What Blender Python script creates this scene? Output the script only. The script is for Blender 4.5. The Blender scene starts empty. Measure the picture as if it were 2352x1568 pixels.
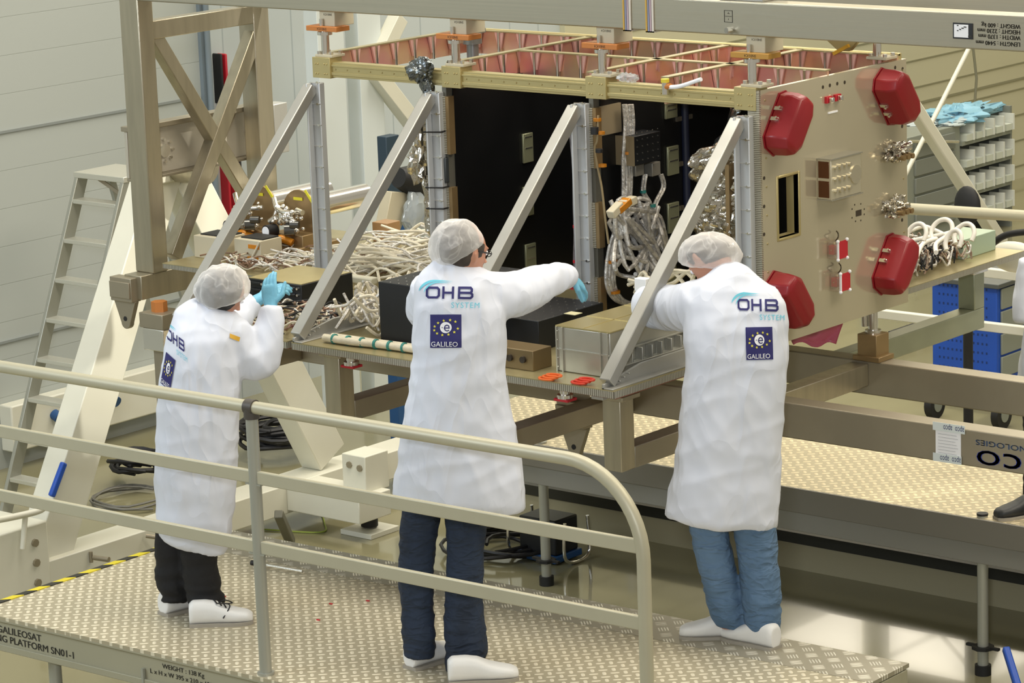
import bpy, bmesh, math, random
from mathutils import Vector as V, Matrix, noise
from mathutils.bvhtree import BVHTree
rnd = random.Random(7)
S = bpy.context.scene
COL = S.collection
# ------------------------------------------------------------------ camera
FPX = 7088.35
CAMP = V((7.42, -8.79, 4.85))
yw, pt, rl = map(math.radians, (40.177, 12.331, -2.111))
fw = V((-math.sin(yw)*math.cos(pt), math.cos(yw)*math.cos(pt), -math.sin(pt)))
rt0 = V((math.cos(yw), math.sin(yw), 0)); up0 = rt0.cross(fw)
RT = math.cos(rl)*rt0 + math.sin(rl)*up0
UP = -math.sin(rl)*rt0 + math.cos(rl)*up0
cd = bpy.data.cameras.new('camera'); cam = bpy.data.objects.new('camera', cd); COL.objects.link(cam)
cam.matrix_world = Matrix(((RT.x, UP.x, -fw.x, CAMP.x), (RT.y, UP.y, -fw.y, CAMP.y), (RT.z, UP.z, -fw.z, CAMP.z), (0, 0, 0, 1)))
cd.sensor_width = 36; cd.lens = 36*FPX/2352; cd.clip_end = 200
S.camera = cam
# ------------------------------------------------------------------ world, lights, exposure
S.view_settings.view_transform = 'Standard'; S.view_settings.look = 'None'
S.view_settings.gamma = 1; S.view_settings.use_curve_mapping = False
S.view_settings.exposure = 0.0
w = bpy.data.worlds.new('hall_ambience'); S.world = w; w.use_nodes = True
w.node_tree.nodes['Background'].inputs[0].default_value = (1.0, 0.93, 0.78, 1)
w.node_tree.nodes['Background'].inputs[1].default_value = 0.42

def area(name, loc, target, sx, sy, power, col):
    l = bpy.data.lights.new(name, 'AREA'); l.shape = 'RECTANGLE'; l.size = sx; l.size_y = sy
    l.energy = power; l.color = col
    o = bpy.data.objects.new(name, l); COL.objects.link(o); o.location = loc
    o.rotation_euler = (V(target)-V(loc)).to_track_quat('-Z', 'Y').to_euler()
    return o
area('overhead_area_light', (-1.5, 1.0, 9.5), (-1.5, 1.5, 0), 9, 2.0, 520, (1, .93, .80))
area('overhead_area_light', (-2.5, 7.5, 9.5), (-2.5, 7.0, 0), 9, 2.0, 520, (1, .93, .78))
area('overhead_area_light', (-4.0, 13.5, 9.5), (-4.5, 13.0, 0), 9, 2.0, 520, (1, .94, .82))  # added light, brightens the dim back wall and parts rack
area('overhead_area_light', (5.0, 3.0, 8.5), (0, 2.0, 1.5), 6, 2.0, 330, (1, .90, .72))
area('window_light', (-5.0, -6.0, 6.0), (-6.5, 3.0, 1.5), 4, 3, 330, (.80, .90, 1.0))
area('camera_flash', (7.2, -8.9, 5.3), (-.8, 1.0, 1.9), .35, .35, 330, (.86, .92, 1.0))

def spot(name, loc, target, power, size, col, blend=.25):
    l = bpy.data.lights.new(name, 'SPOT'); l.energy = power; l.spot_size = math.radians(size); l.spot_blend = blend
    l.color = col; l.shadow_soft_size = .12
    o = bpy.data.objects.new(name, l); COL.objects.link(o); o.location = loc
    o.rotation_euler = (V(target)-V(loc)).to_track_quat('-Z', 'Y').to_euler()
spot('sun_patch_spot', (3.5, 9.5, 9.0), (.6, 3.6, .8), 2400, 14, (1, .90, .72))  # added spot standing in for sunlight on the far deck
spot('sun_patch_spot', (3.0, 4.6, 9.5), (-4.7, 2.5, 2.1), 5200, 9, (1, .95, .84))  # added spot standing in for sun on ladder top and left brace
# ------------------------------------------------------------------ helpers
def A(px, py, ax, v):                       # where the sight line of a photo point meets a real plane
    d = fw + RT*((px-1176)/FPX) - UP*((py-784)/FPX)
    i = 'xyz'.index(ax); t = (v-CAMP[i])/d[i]
    return CAMP + d*t
HR = V((math.cos(yw), math.sin(yw), 0)); HB = V((-math.sin(yw), math.cos(yw), 0))
def PJ(px, py, anc, off=0.0):               # ... or the upright plane through a person
    d = fw + RT*((px-1176)/FPX) - UP*((py-784)/FPX)
    q = anc + HB*off
    return CAMP + d*((q-CAMP).dot(HB)/d.dot(HB))
def lin(h):
    c = [int(h[i:i+2], 16)/255 for i in (0, 2, 4)]
    return [(x/12.92 if x <= .04045 else ((x+.055)/1.055)**2.4) for x in c]+[1]
MATS = {}
def nd(t, k, **kw):
    n = t.nodes.new(k)
    for a, b in kw.items(): setattr(n, a, b)
    return n
def mat(name, hexc, rough=.5, metal=0., var=0., vs=6., vstretch=(1, 1, 1), bump=0., bs=40., alpha=1., emit=0, trans=0., coat=0., rvar=0., hex2=None):
    if name in MATS: return MATS[name]
    m = bpy.data.materials.new(name); m.use_nodes = True; t = m.node_tree; b = t.nodes['Principled BSDF']
    c = lin(hexc); b.inputs['Base Color'].default_value = c
    b.inputs['Roughness'].default_value = rough; b.inputs['Metallic'].default_value = metal
    b.inputs['Alpha'].default_value = alpha
    if trans: b.inputs['Transmission Weight'].default_value = trans
    if coat: b.inputs['Coat Weight'].default_value = coat
    if emit: b.inputs['Emission Color'].default_value = c; b.inputs['Emission Strength'].default_value = emit
    if var or rvar or bump:
        tc = nd(t, 'ShaderNodeTexCoord'); mp = nd(t, 'ShaderNodeMapping'); mp.inputs['Scale'].default_value = vstretch
        t.links.new(tc.outputs['Object'], mp.inputs[0])
    if var or rvar:
        n = nd(t, 'ShaderNodeTexNoise'); n.inputs['Scale'].default_value = vs; n.inputs['Detail'].default_value = 4
        t.links.new(mp.outputs[0], n.inputs[0])
        if var:
            mx = nd(t, 'ShaderNodeMix', data_type='RGBA')
            c2 = lin(hex2) if hex2 else [x*(1-var) for x in c[:3]]+[1]
            r = nd(t, 'ShaderNodeMapRange'); r.inputs[1].default_value = .35; r.inputs[2].default_value = .65
            t.links.new(n.outputs[0], r.inputs[0]); t.links.new(r.outputs[0], mx.inputs[0])
            mx.inputs[6].default_value = c; mx.inputs[7].default_value = c2
            t.links.new(mx.outputs[2], b.inputs['Base Color'])
        if rvar:
            r2 = nd(t, 'ShaderNodeMapRange'); r2.inputs[3].default_value = max(0, rough-rvar); r2.inputs[4].default_value = rough+rvar
            t.links.new(n.outputs[0], r2.inputs[0]); t.links.new(r2.outputs[0], b.inputs['Roughness'])
    if bump:
        n = nd(t, 'ShaderNodeTexNoise'); n.inputs['Scale'].default_value = bs; n.inputs['Detail'].default_value = 5
        t.links.new(mp.outputs[0], n.inputs[0])
        bp = nd(t, 'ShaderNodeBump'); bp.inputs['Strength'].default_value = bump; bp.inputs['Distance'].default_value = .01
        t.links.new(n.outputs[0], bp.inputs['Height']); t.links.new(bp.outputs[0], b.inputs['Normal'])
    MATS[name] = m
    return m
def math_(t, op, a, b=None):
    n = nd(t, 'ShaderNodeMath', operation=op)
    for i, x in enumerate((a, b)):
        if x is None: continue
        if isinstance(x, (int, float)): n.inputs[i].default_value = x
        else: t.links.new(x, n.inputs[i])
    return n.outputs[0]
def tread_mat(name, base, hi, cell, rot=0., metal=.75, rough=.4, bars=1, strength=.6):
    """raised bars alternating at right angles, as on checker plate"""
    m = bpy.data.materials.new(name); m.use_nodes = True; t = m.node_tree; b = t.nodes['Principled BSDF']
    tc = nd(t, 'ShaderNodeTexCoord'); mp = nd(t, 'ShaderNodeMapping'); mp.inputs['Scale'].default_value = (1/cell,)*3
    mp.inputs['Rotation'].default_value = (0, 0, rot); t.links.new(tc.outputs['Object'], mp.inputs[0])
    sp = nd(t, 'ShaderNodeSeparateXYZ'); t.links.new(mp.outputs[0], sp.inputs[0])
    x, y = sp.outputs[0], sp.outputs[1]
    par = math_(t, 'MODULO', math_(t, 'ABSOLUTE', math_(t, 'ADD', math_(t, 'FLOOR', x), math_(t, 'FLOOR', y))), 2)
    u = math_(t, 'SUBTRACT', math_(t, 'FRACT', x), .5); v = math_(t, 'SUBTRACT', math_(t, 'FRACT', y), .5)
    u = math_(t, 'ABSOLUTE', u); v = math_(t, 'ABSOLUTE', v)
    def ell(p, q, a, c):
        p2 = math_(t, 'POWER', math_(t, 'DIVIDE', p, a), 4); q2 = math_(t, 'POWER', math_(t, 'DIVIDE', q, c), 2)
        return math_(t, 'SUBTRACT', 1, math_(t, 'ADD', p2, q2))
    if bars > 1:
        def sub(c): return math_(t, 'ABSOLUTE', math_(t, 'SUBTRACT', math_(t, 'FRACT', math_(t, 'MULTIPLY', math_(t, 'ADD', math_(t, 'FRACT', c), -.18), bars/.64)), .5))
        ea = math_(t, 'MINIMUM', ell(u, sub(y), .33, .27), math_(t, 'MULTIPLY', math_(t, 'SUBTRACT', .32, v), 10))
        eb = math_(t, 'MINIMUM', ell(v, sub(x), .33, .27), math_(t, 'MULTIPLY', math_(t, 'SUBTRACT', .32, u), 10))
    else:
        ea = ell(u, v, .46, .20); eb = ell(v, u, .46, .20)
    h = nd(t, 'ShaderNodeMix'); t.links.new(par, h.inputs[0]); t.links.new(ea, h.inputs[2]); t.links.new(eb, h.inputs[3])
    cl = nd(t, 'ShaderNodeClamp'); t.links.new(h.outputs[0], cl.inputs[0])
    mx = nd(t, 'ShaderNodeMix', data_type='RGBA'); t.links.new(math_(t, 'MINIMUM', math_(t, 'MULTIPLY', cl.outputs[0], 3), 1), mx.inputs[0])
    mx.inputs[6].default_value = lin(base); mx.inputs[7].default_value = lin(hi)
    t.links.new(mx.outputs[2], b.inputs['Base Color'])
    bp = nd(t, 'ShaderNodeBump'); bp.inputs['Strength'].default_value = strength; bp.inputs['Distance'].default_value = .003
    t.links.new(cl.outputs[0], bp.inputs['Height']); t.links.new(bp.outputs[0], b.inputs['Normal'])
    b.inputs['Metallic'].default_value = metal; b.inputs['Roughness'].default_value = rough
    MATS[name] = m
    return m
def stripe_mat(name, c1, c2, scale, axis, rough=.5, metal=0., lo=.5, hi=.56, bump=.4, wave='SAW', rot=(0, 0, 0)):
    """regular ribs or seams along one axis"""
    m = bpy.data.materials.new(name); m.use_nodes = True; t = m.node_tree; b = t.nodes['Principled BSDF']
    tc = nd(t, 'ShaderNodeTexCoord'); mp = nd(t, 'ShaderNodeMapping'); mp.inputs['Rotation'].default_value = rot
    t.links.new(tc.outputs['Object'], mp.inputs[0])
    sp = nd(t, 'ShaderNodeSeparateXYZ'); t.links.new(mp.outputs[0], sp.inputs[0])
    f = math_(t, 'FRACT', math_(t, 'ADD', math_(t, 'MULTIPLY', sp.outputs[axis], scale), 100))
    a = math_(t, 'ABSOLUTE', math_(t, 'SUBTRACT', f, .5))
    r = nd(t, 'ShaderNodeMapRange'); r.inputs[1].default_value = lo; r.inputs[2].default_value = hi; t.links.new(a, r.inputs[0])
    mx = nd(t, 'ShaderNodeMix', data_type='RGBA'); t.links.new(r.outputs[0], mx.inputs[0])
    mx.inputs[6].default_value = lin(c1); mx.inputs[7].default_value = lin(c2); t.links.new(mx.outputs[2], b.inputs['Base Color'])
    bp = nd(t, 'ShaderNodeBump'); bp.invert = True; bp.inputs['Strength'].default_value = bump; bp.inputs['Distance'].default_value = .004
    t.links.new(r.outputs[0], bp.inputs['Height']); t.links.new(bp.outputs[0], b.inputs['Normal'])
    b.inputs['Roughness'].default_value = rough; b.inputs['Metallic'].default_value = metal
    MATS[name] = m
    return m
# materials
STEEL = mat('brushed_steel', 'B4AC97', .32, .8, var=.14, vs=3, vstretch=(7, 7, .8), rvar=.08, bump=.05, bs=60)
STEELX = mat('brushed_steel_lengthwise', 'B9B3A0', .34, .8, var=.12, vs=3, vstretch=(.3, 1, 30), rvar=.08)
STEELD = mat('dull_steel', 'A49B87', .42, .6, var=.15, vs=2.5, rvar=.1)
ALU = mat('bracket_aluminium', 'B4B3AD', .42, .6, var=.12, vs=5, rvar=.08)
SHINY = mat('polished_metal', 'E2DFD8', .16, .95)
GOLD = mat('chromated_rail', 'C2B37F', .38, .55, var=.10, vs=4, rvar=.08)
GOLDRIB = mat('iridescent_rib', 'F0D0A0', .24, .7, var=.5, vs=3.2, hex2='E6A6A0')
PALEGOLD = mat('chromated_plate', 'B8AC82', .34, .6, var=.15, vs=5)
ENDM = mat('end_panel_skin', 'CFC6AC', .13, .55, var=.04, vs=1.5, rvar=.04)
BLACK = mat('black_thermal_paint', '0A0B0D', .42, 0, rvar=.06, vs=3)
BLACKM = mat('black_box_paint', '15171A', .45, .1)
BROWNT = mat('brass_toned_plate', '9C835C', .36, .55, var=.15)
ORANGE = mat('orange_shim', 'C27A3C', .5, .1)
CREAM = mat('cream_box_paint', 'C4BBA2', .5)
WHITEP = mat('white_machine_paint', 'DAD8C8', .4, var=.05, vs=3)
RAIL = mat('beige_rail_coating', 'B9B49C', .42, .15, var=.04)
POST = mat('grey_post_tube', 'ADAEA4', .36, .45)
SIDE = mat('beige_platform_side', 'AAA68F', .45, .2, var=.06, vs=2)
RED = mat('red_cover_plastic', '8C0F1A', .42, coat=.15)
REDD = mat('red_cover_base', '8E1420', .4)
REDB = mat('bright_red', 'B81D2C', .45)
COATM = mat('white_coat_cloth', 'DCE1EE', .85, var=.03, vs=5, bump=.3, bs=14)
def cloth_folds(m, sc, st, dist):
    t = m.node_tree; b = t.nodes['Principled BSDF']; tc = nd(t, 'ShaderNodeTexCoord'); hs = []
    for k, (a_, rot) in enumerate(((1.0, (0, 0, 0)), (1.7, (.7, .4, 0)), (1.5, (-.8, .3, .5)))):
        mp = nd(t, 'ShaderNodeMapping'); mp.inputs['Scale'].default_value = (sc*a_, sc*a_, sc*a_*st); mp.inputs['Rotation'].default_value = rot; mp.inputs['Location'].default_value = (k*3.1, 0, 0)
        n = nd(t, 'ShaderNodeTexNoise'); n.inputs['Scale'].default_value = 1; n.inputs['Detail'].default_value = 2; n.inputs['Distortion'].default_value = .5
        t.links.new(tc.outputs['Object'], mp.inputs[0]); t.links.new(mp.outputs[0], n.inputs[0])
        hs.append(math_(t, 'POWER', math_(t, 'SUBTRACT', 1, math_(t, 'MINIMUM', math_(t, 'MULTIPLY', math_(t, 'ABSOLUTE', math_(t, 'SUBTRACT', n.outputs[0], .5)), 6), 1)), 1.6))
    h = math_(t, 'ADD', math_(t, 'ADD', hs[0], hs[1]), hs[2])
    bp = nd(t, 'ShaderNodeBump'); bp.inputs['Strength'].default_value = 1; bp.inputs['Distance'].default_value = dist
    t.links.new(h, bp.inputs['Height']); t.links.new(bp.outputs[0], b.inputs['Normal'])
cloth_folds(COATM, 3.2, .45, .0045)
NAVY = mat('navy_print', '2B2A66', .8)
CYAN = mat('cyan_print', '6CC6DA', .8)
WPRINT = mat('white_print', 'F2F3F7', .8)
YEL = mat('yellow_print', 'E3DA4A', .8)
DKPRINT = mat('dark_lettering', '35332C', .7)
SKIN = mat('skin', 'C08A70', .55, var=.08, vs=12)
HAIRG = mat('dark_grey_hair', '35332F', .7, var=.4, vs=30, bump=.5, bs=60)
HAIRB = mat('brown_grey_hair', '4A4038', .7, var=.4, vs=30, bump=.5, bs=60)
JEAND = mat('dark_denim', '26344A', .85, var=.35, vs=7, vstretch=(1, 1, .5), bump=.5, bs=22, hex2='1B2637')
JEANL = mat('faded_denim', '637F9E', .85, var=.3, vs=5, vstretch=(1, 1, .4), bump=.5, bs=18, hex2='48637F')
cloth_folds(JEAND, 5, 2.2, .004); cloth_folds(JEANL, 5, 2.2, .004)
BTROUS = mat('black_trouser_cloth', '121214', .8, bump=.5, bs=18)
SHOE = mat('white_shoe_leather', 'E4E4E2', .5, var=.05, bump=.15, bs=20)
SOLE = mat('shoe_sole', '9C968A', .7)
GLOVE = mat('blue_glove_rubber', '74B7D3', .5, var=.12, vs=20, bump=.3, bs=30)
GLASSM = mat('clear_plastic_film', 'E8EEF0', .15, 0, alpha=.35)
CABLEW = mat('white_cable_sleeve', 'D9D0B8', .55, var=.15, vs=20, bump=.4, bs=50)
CABLEB = mat('black_cable_rubber', '17171A', .5)
CABLES = mat('silver_braid', 'E2DED6', .34, .45, var=.4, vs=30, bump=.8, bs=60)
TEAL = mat('teal_cable_tie', '2E7C74', .5)
KAPTON = mat('amber_tape', 'D98A22', .3, .2, var=.3, vs=20)
FOIL = mat('crinkled_foil', 'C9C3B6', .16, .95, bump=.9, bs=22, var=.25, vs=9)
FOILD = mat('dark_crinkled_foil', '7F8587', .15, .9, bump=.9, bs=26, var=.5, vs=12)
RUBBER = mat('black_rubber', '1B1B1C', .6)
BLUE = mat('blue_enamel', '1F4FB0', .45)
BLUED = mat('dark_blue_enamel', '1F4C7E', .5)
GREYC = mat('grey_green_enamel', '8C9187', .5, .1)
GREYD = mat('grey_drawer_front', '7C8079', .5)
PINK = mat('pink_plastic_film', 'C63A6E', .3, alpha=.72)
YTAPE = stripe_mat('hazard_tape', 'D8C82A', '26251F', 9, 0, rough=.6, lo=.24, hi=.26, bump=0, rot=(0, 0, math.radians(45)))
HONEY = stripe_mat('honeycomb_edge', 'BDBAAE', '7F7B6C', 95, 0, rough=.35, metal=.6, lo=.30, hi=.42, bump=.8)
HONEYY = stripe_mat('honeycomb_edge_across', 'BDBAAE', '7F7B6C', 95, 1, rough=.35, metal=.6, lo=.30, hi=.42, bump=.8)
HONEYZ = stripe_mat('honeycomb_edge_upright', 'C9C4B4', '85806F', 130, 2, rough=.3, metal=.6, lo=.22, hi=.42, bump=.9)
DECK = tread_mat('deck_tread_plate', 'B7AE95', 'EDE5CE', .042, math.radians(45), rough=.42, metal=.35)
KICK = tread_mat('five_bar_tread_plate', 'A7A18F', 'EFEBDD', .075, math.radians(45), bars=4, metal=.45)
DECK2 = tread_mat('far_deck_tread_plate', 'B3A88C', 'DDCFAE', .05, math.radians(45), metal=.45, rough=.45)
# floor
fm = mat('glossy_epoxy_floor', '8F8A6B', .12, 0, var=.10, vs=.8, rvar=.03)
fm.node_tree.nodes['Principled BSDF'].inputs['Coat Weight'].default_value = .3
WALLM = stripe_mat('ribbed_wall_cladding', 'ABB0AC', '959A95', 4.2, 2, rough=.6, lo=.485, hi=.5, bump=.25)
DOORM = stripe_mat('gate_upright_panels', 'BCC4C6', '9DA7AB', 3.0, 1, rough=.5, lo=.47, hi=.5, bump=.3)

class MB:
    def __init__(s): s.v = []; s.f = []
    def quadbox(s, o, a, b, c):             # corner o, edges a b c
        o, a, b, c = V(o), V(a), V(b), V(c); n = len(s.v)
        s.v += [o, o+a, o+a+b, o+b, o+c, o+a+c, o+a+b+c, o+b+c]
        fs = [(0, 3, 2, 1), (4, 5, 6, 7), (0, 1, 5, 4), (1, 2, 6, 5), (2, 3, 7, 6), (3, 0, 4, 7)]
        if a.cross(b).dot(c) < 0: fs = [f[::-1] for f in fs]
        s.f += [tuple(n+i for i in f) for f in fs]; return s
    def box(s, x0, x1, y0, y1, z0, z1): return s.quadbox((x0, y0, z0), (x1-x0, 0, 0), (0, y1-y0, 0), (0, 0, z1-z0))
    def bar(s, p, q, wd, ht, up=(0, 0, 1)):  # centred bar
        p, q = V(p), V(q); d = (q-p); up = V(up); sd = d.cross(up).normalized(); u = sd.cross(d).normalized()
        return s.quadbox(p-sd*wd/2-u*ht/2, d, sd*wd, u*ht)
    def ring(s, c, a, b, n=24, e=2.0):
        k = len(s.v)
        for i in range(n):
            t = 2*math.pi*i/n; x, y = math.cos(t), math.sin(t)
            x = math.copysign(abs(x)**(2/e), x); y = math.copysign(abs(y)**(2/e), y)
            s.v.append(V(c)+V(a)*x+V(b)*y)
        return list(range(k, k+n))
    def loft(s, rings, n=24, e=2.0):
        rs = [s.ring(c, a, b, n, e) for c, a, b in rings]
        for p, q in zip(rs, rs[1:]):
            for i in range(n): s.f.append((p[i], p[(i+1) % n], q[(i+1) % n], q[i]))
        s.f.append(tuple(rs[0][::-1])); s.f.append(tuple(rs[-1])); return s
    def tube(s, pts, r, n=10, closed=False):
        pts = [V(p) for p in pts]; m = len(pts); rr = r if isinstance(r, (list, tuple)) else [r]*m
        rings = []; pu = None
        for i, p in enumerate(pts):
            if closed: d = pts[(i+1) % m]-pts[i-1]
            else: d = pts[min(i+1, m-1)]-pts[max(i-1, 0)]
            if d.length < 1e-9: d = V((0, 0, 1))
            d.normalize()
            if pu is None: pu = d.orthogonal().normalized()
            u = (pu-d*pu.dot(d));
            u = u.normalized() if u.length > 1e-6 else d.orthogonal().normalized()
            pu = u; rings.append(s.ring(p, u*rr[i], d.cross(u)*rr[i], n))
        prs = list(zip(rings, rings[1:]))
        if closed: prs.append((rings[-1], rings[0]))
        for a, b in prs:
            for i in range(n): s.f.append((a[i], a[(i+1) % n], b[(i+1) % n], b[i]))
        if not closed: s.f.append(tuple(rings[0][::-1])); s.f.append(tuple(rings[-1]))
        return s
    def cyl(s, p, q, r, n=20, r2=None): return s.tube([p, q], [r, r if r2 is None else r2], n)
    def ball(s, c, rx, ry=None, rz=None, n=16, axes=None):
        ry = ry or rx; rz = rz or rx; X, Y, Z = axes or (V((1, 0, 0)), V((0, 1, 0)), V((0, 0, 1)))
        m = n//2; prev = None; k0 = len(s.v); s.v.append(V(c)-Z*rz)
        for j in range(1, m):
            t = math.pi*j/m; r = s.ring(V(c)-Z*rz*math.cos(t), X*rx*math.sin(t), Y*ry*math.sin(t), n)
            for i in range(n):
                s.f.append((k0, r[(i+1) % n], r[i]) if prev is None else (prev[i], prev[(i+1) % n], r[(i+1) % n], r[i]))
            prev = r
        k = len(s.v); s.v.append(V(c)+Z*rz)
        for i in range(n): s.f.append((prev[i], prev[(i+1) % n], k))
        return s
    def prism(s, poly, off):                 # list of 3D points, extruded by off
        off = V(off); n = len(poly); k = len(s.v); s.v += [V(p) for p in poly]+[V(p)+off for p in poly]
        s.f.append(tuple(range(k+n-1, k-1, -1))); s.f.append(tuple(range(k+n, k+2*n)))
        for i in range(n): s.f.append((k+i, k+(i+1) % n, k+n+(i+1) % n, k+n+i))
        return s
    def mesh(s, name):
        m = bpy.data.meshes.new(name); m.from_pydata([tuple(v) for v in s.v], [], s.f); m.validate()
        bm = bmesh.new(); bm.from_mesh(m); bmesh.ops.recalc_face_normals(bm, faces=bm.faces); bm.to_mesh(m); bm.free()
        return m
    def build(s, name, mt, parent=None, bevel=0., angle=38):
        m = s.mesh(name); return link(name, m, mt, parent, bevel, angle)
SPLIT = set('gusset spacer_rod screw bolt jack_screw connector bin bin_divider mounting_hole cooling_fin port boss white_stud set_screw hinge_strip inner_bracket lid_seam eye iris socket mount_hole window face_rib red_plug latch_line brass_fitting wrap_wire cable_tie post_clamp cable_cap amber_tape'.split())
def world_loc(o):
    p = V(o.location)
    while o.parent: o = o.parent; p = p+V(o.location)
    return p
def islands(m):
    bm = bmesh.new(); bm.from_mesh(m); bm.verts.ensure_lookup_table(); seen = set(); out = []
    for v in bm.verts:
        if v.index in seen: continue
        st = [v]; comp = set([v.index])
        while st:
            a = st.pop()
            for e in a.link_edges:
                b = e.other_vert(a)
                if b.index not in comp: comp.add(b.index); st.append(b)
        seen |= comp; out.append(comp)
    bm.free()
    if len(out) < 2: return [m]
    res = []
    for comp in out:
        idx = {j: i for i, j in enumerate(sorted(comp))}
        k = bpy.data.meshes.new(m.name); k.from_pydata([tuple(m.vertices[j].co) for j in sorted(comp)], [], [tuple(idx[j] for j in p.vertices) for p in m.polygons if p.vertices[0] in comp]); res.append(k)
    return res
def link(name, m, mt, parent=None, bevel=0., angle=38):
    if name in SPLIT:
        ps = islands(m)
        if 1 < len(ps) <= 100:
            SPLIT.discard(name); r = [link(name, k, mt, parent, bevel, angle) for k in ps]; SPLIT.add(name); return r[0]
    vs = [v.co for v in m.vertices]
    lo = V([min(v[i] for v in vs) for i in range(3)]); hi = V([max(v[i] for v in vs) for i in range(3)])
    org = V(((lo.x+hi.x)/2, (lo.y+hi.y)/2, lo.z))
    m.transform(Matrix.Translation(-org))
    m.polygons.foreach_set('use_smooth', [True]*len(m.polygons)); m.set_sharp_from_angle(angle=math.radians(angle))
    if not m.materials: m.materials.append(mt)
    o = bpy.data.objects.new(name, m); COL.objects.link(o)
    o.location = org-(world_loc(parent) if parent else V((0, 0, 0))); o.parent = parent
    if bevel:
        b = o.modifiers.new('bevel', 'BEVEL'); b.width = bevel; b.segments = 2; b.limit_method = 'ANGLE'
    return o
def tag(o, label=None, cat=None, group=None, kind=None):
    if label: o['label'] = label
    if cat: o['category'] = cat
    if group: o['group'] = group
    if kind: o['kind'] = kind
    return o
def thing(name, loc, label, cat, group=None):
    o = bpy.data.objects.new(name, None); COL.objects.link(o); o.location = V(loc); o.empty_display_size = .1
    return tag(o, label, cat, group)
def lab(o, s): o['label'] = s; return o
def copy_tree(o, delta=V((0, 0, 0)), parent=None):
    c = o.copy(); COL.objects.link(c); c.parent = parent
    if parent is None: c.location = V(o.location)+V(delta)
    for ch in [x for x in COL.objects if x.parent == o]: copy_tree(ch, parent=c)
    return c
def bolt(mb, p, ax, r=.007, h=.006): p = V(p); ax = V(ax); return mb.cyl(p, p+ax*h, r, 8)
def text_mesh(txt, size=1.0, font_w=1.0, align='LEFT'):
    c = bpy.data.curves.new('t', 'FONT'); c.body = txt; c.size = size; c.align_x = align; c.resolution_u = 3; c.space_character = font_w
    o = bpy.data.objects.new('t', c); COL.objects.link(o)
    dg = bpy.context.evaluated_depsgraph_get(); m = bpy.data.meshes.new_from_object(o.evaluated_get(dg))
    bpy.data.objects.remove(o); bpy.data.curves.remove(c)
    return m
def sign(name, txt, size, org, right, up, mt, parent, off=.0015, sx=1.0, bold=0):
    m = text_mesh(txt, size); right = V(right).normalized(); up = V(up).normalized(); nrm = right.cross(up)
    if bold:
        m2 = m.copy(); m2.transform(Matrix.Translation((bold*size, 0, 0)))
        bm = bmesh.new(); bm.from_mesh(m); bm.from_mesh(m2); bm.to_mesh(m); bm.free()
    for v in m.vertices: v.co = V(org)+right*v.co.x*sx+up*v.co.y+nrm*off
    return link(name, m, mt, parent)
def remesh(mb, voxel, smooth=3, wr=None):
    m = mb.mesh('r'); o = bpy.data.objects.new('r', m); COL.objects.link(o)
    r = o.modifiers.new('r', 'REMESH'); r.mode = 'VOXEL'; r.voxel_size = voxel
    if smooth: sm = o.modifiers.new('s', 'SMOOTH'); sm.factor = .5; sm.iterations = smooth
    dg = bpy.context.evaluated_depsgraph_get(); m2 = bpy.data.meshes.new_from_object(o.evaluated_get(dg))
    bpy.data.objects.remove(o)
    if wr:
        ns = [v.normal.copy() for v in m2.vertices]
        for v, n in zip(m2.vertices, ns): v.co += n*wr(v.co, n)
    return m2
def smoothpath(pts, k=6):
    pts = [V(p) for p in pts]; out = []
    P = [pts[0]]+pts+[pts[-1]]
    for i in range(1, len(P)-2):
        a, b, c, d = P[i-1:i+3]
        for j in range(k):
            t = j/k
            out.append(.5*((2*b)+(c-a)*t+(2*a-5*b+4*c-d)*t*t+(3*b-a-3*c+d)*t**3))
    out.append(pts[-1]); return out

# ================================================================== SETTING
mf = MB(); mf.quadbox((-9, -14, -.1), (22, 0, 0), (0, 44, 0), (0, 0, .1)); tag(mf.build('floor', fm), kind='structure')
WX = -7.3
tag(MB().box(WX-.2, WX, -12, 5.55, -.02, 9).build('wall_left', WALLM), kind='structure')
tag(MB().box(WX-.2, WX, 9.4, 30, -.02, 9).build('wall_back', mat('warm_lit_wall_cladding', 'C2BEA2', .7)), kind='structure')  # warmer light on this stretch of wall is put into its colour
MATS['warm_lit_wall_cladding'].node_tree.nodes['Principled BSDF'].inputs['Roughness'].default_value = .6
tag(MB().box(WX-.25, WX-.05, 5.5, 9.45, -.02, 9).build('door_1', DOORM), kind='structure')
t = MB()
for z in (.80, 2.12, 3.45, 4.8): t.box(WX, WX+.012, -12, 5.5, z, z+.016)
tag(t.build('trim_1', mat('dark_seam', '858A88', .6)), kind='structure')
t = MB()
for k in range(22): t.box(WX, WX+.008, 9.4, 30, .12+k*.24, .13+k*.24)
t.box(WX, WX+.01, 9.4, 30, .93, .95)
tag(t.build('trim_2', mat('olive_seam', '8D8A70', .6)), kind='structure')
t = MB(); t.box(WX-.05, WX+.03, 5.53, 5.58, 0, 9); t.cyl((WX+.06, 5.56, 0), (WX+.06, 5.56, 9), .02)
tag(t.build('trim_3', mat('slate_trim', '76828A', .5)), kind='structure')
for k in range(4):
    y0 = 10.2+k*1.75
    wn = MB().box(WX-.02, WX+.03, y0, y0+1.35, 3.35, 4.75).build('window_%d' % (k+1), mat('daylight_glass', 'FFF6E2', .3, emit=3.6)); tag(wn, kind='structure')
    fr = MB().box(WX, WX+.06, y0-.06, y0, 3.3, 4.8).box(WX, WX+.06, y0+1.35, y0+1.41, 3.3, 4.8).box(WX, WX+.06, y0, y0+1.35, 3.3, 3.36).box(WX, WX+.06, y0, y0+1.35, 4.74, 4.8).box(WX, WX+.05, y0, y0+1.35, 4.0, 4.05)
    fr.build('window_frame', WHITEP, wn)
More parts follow.
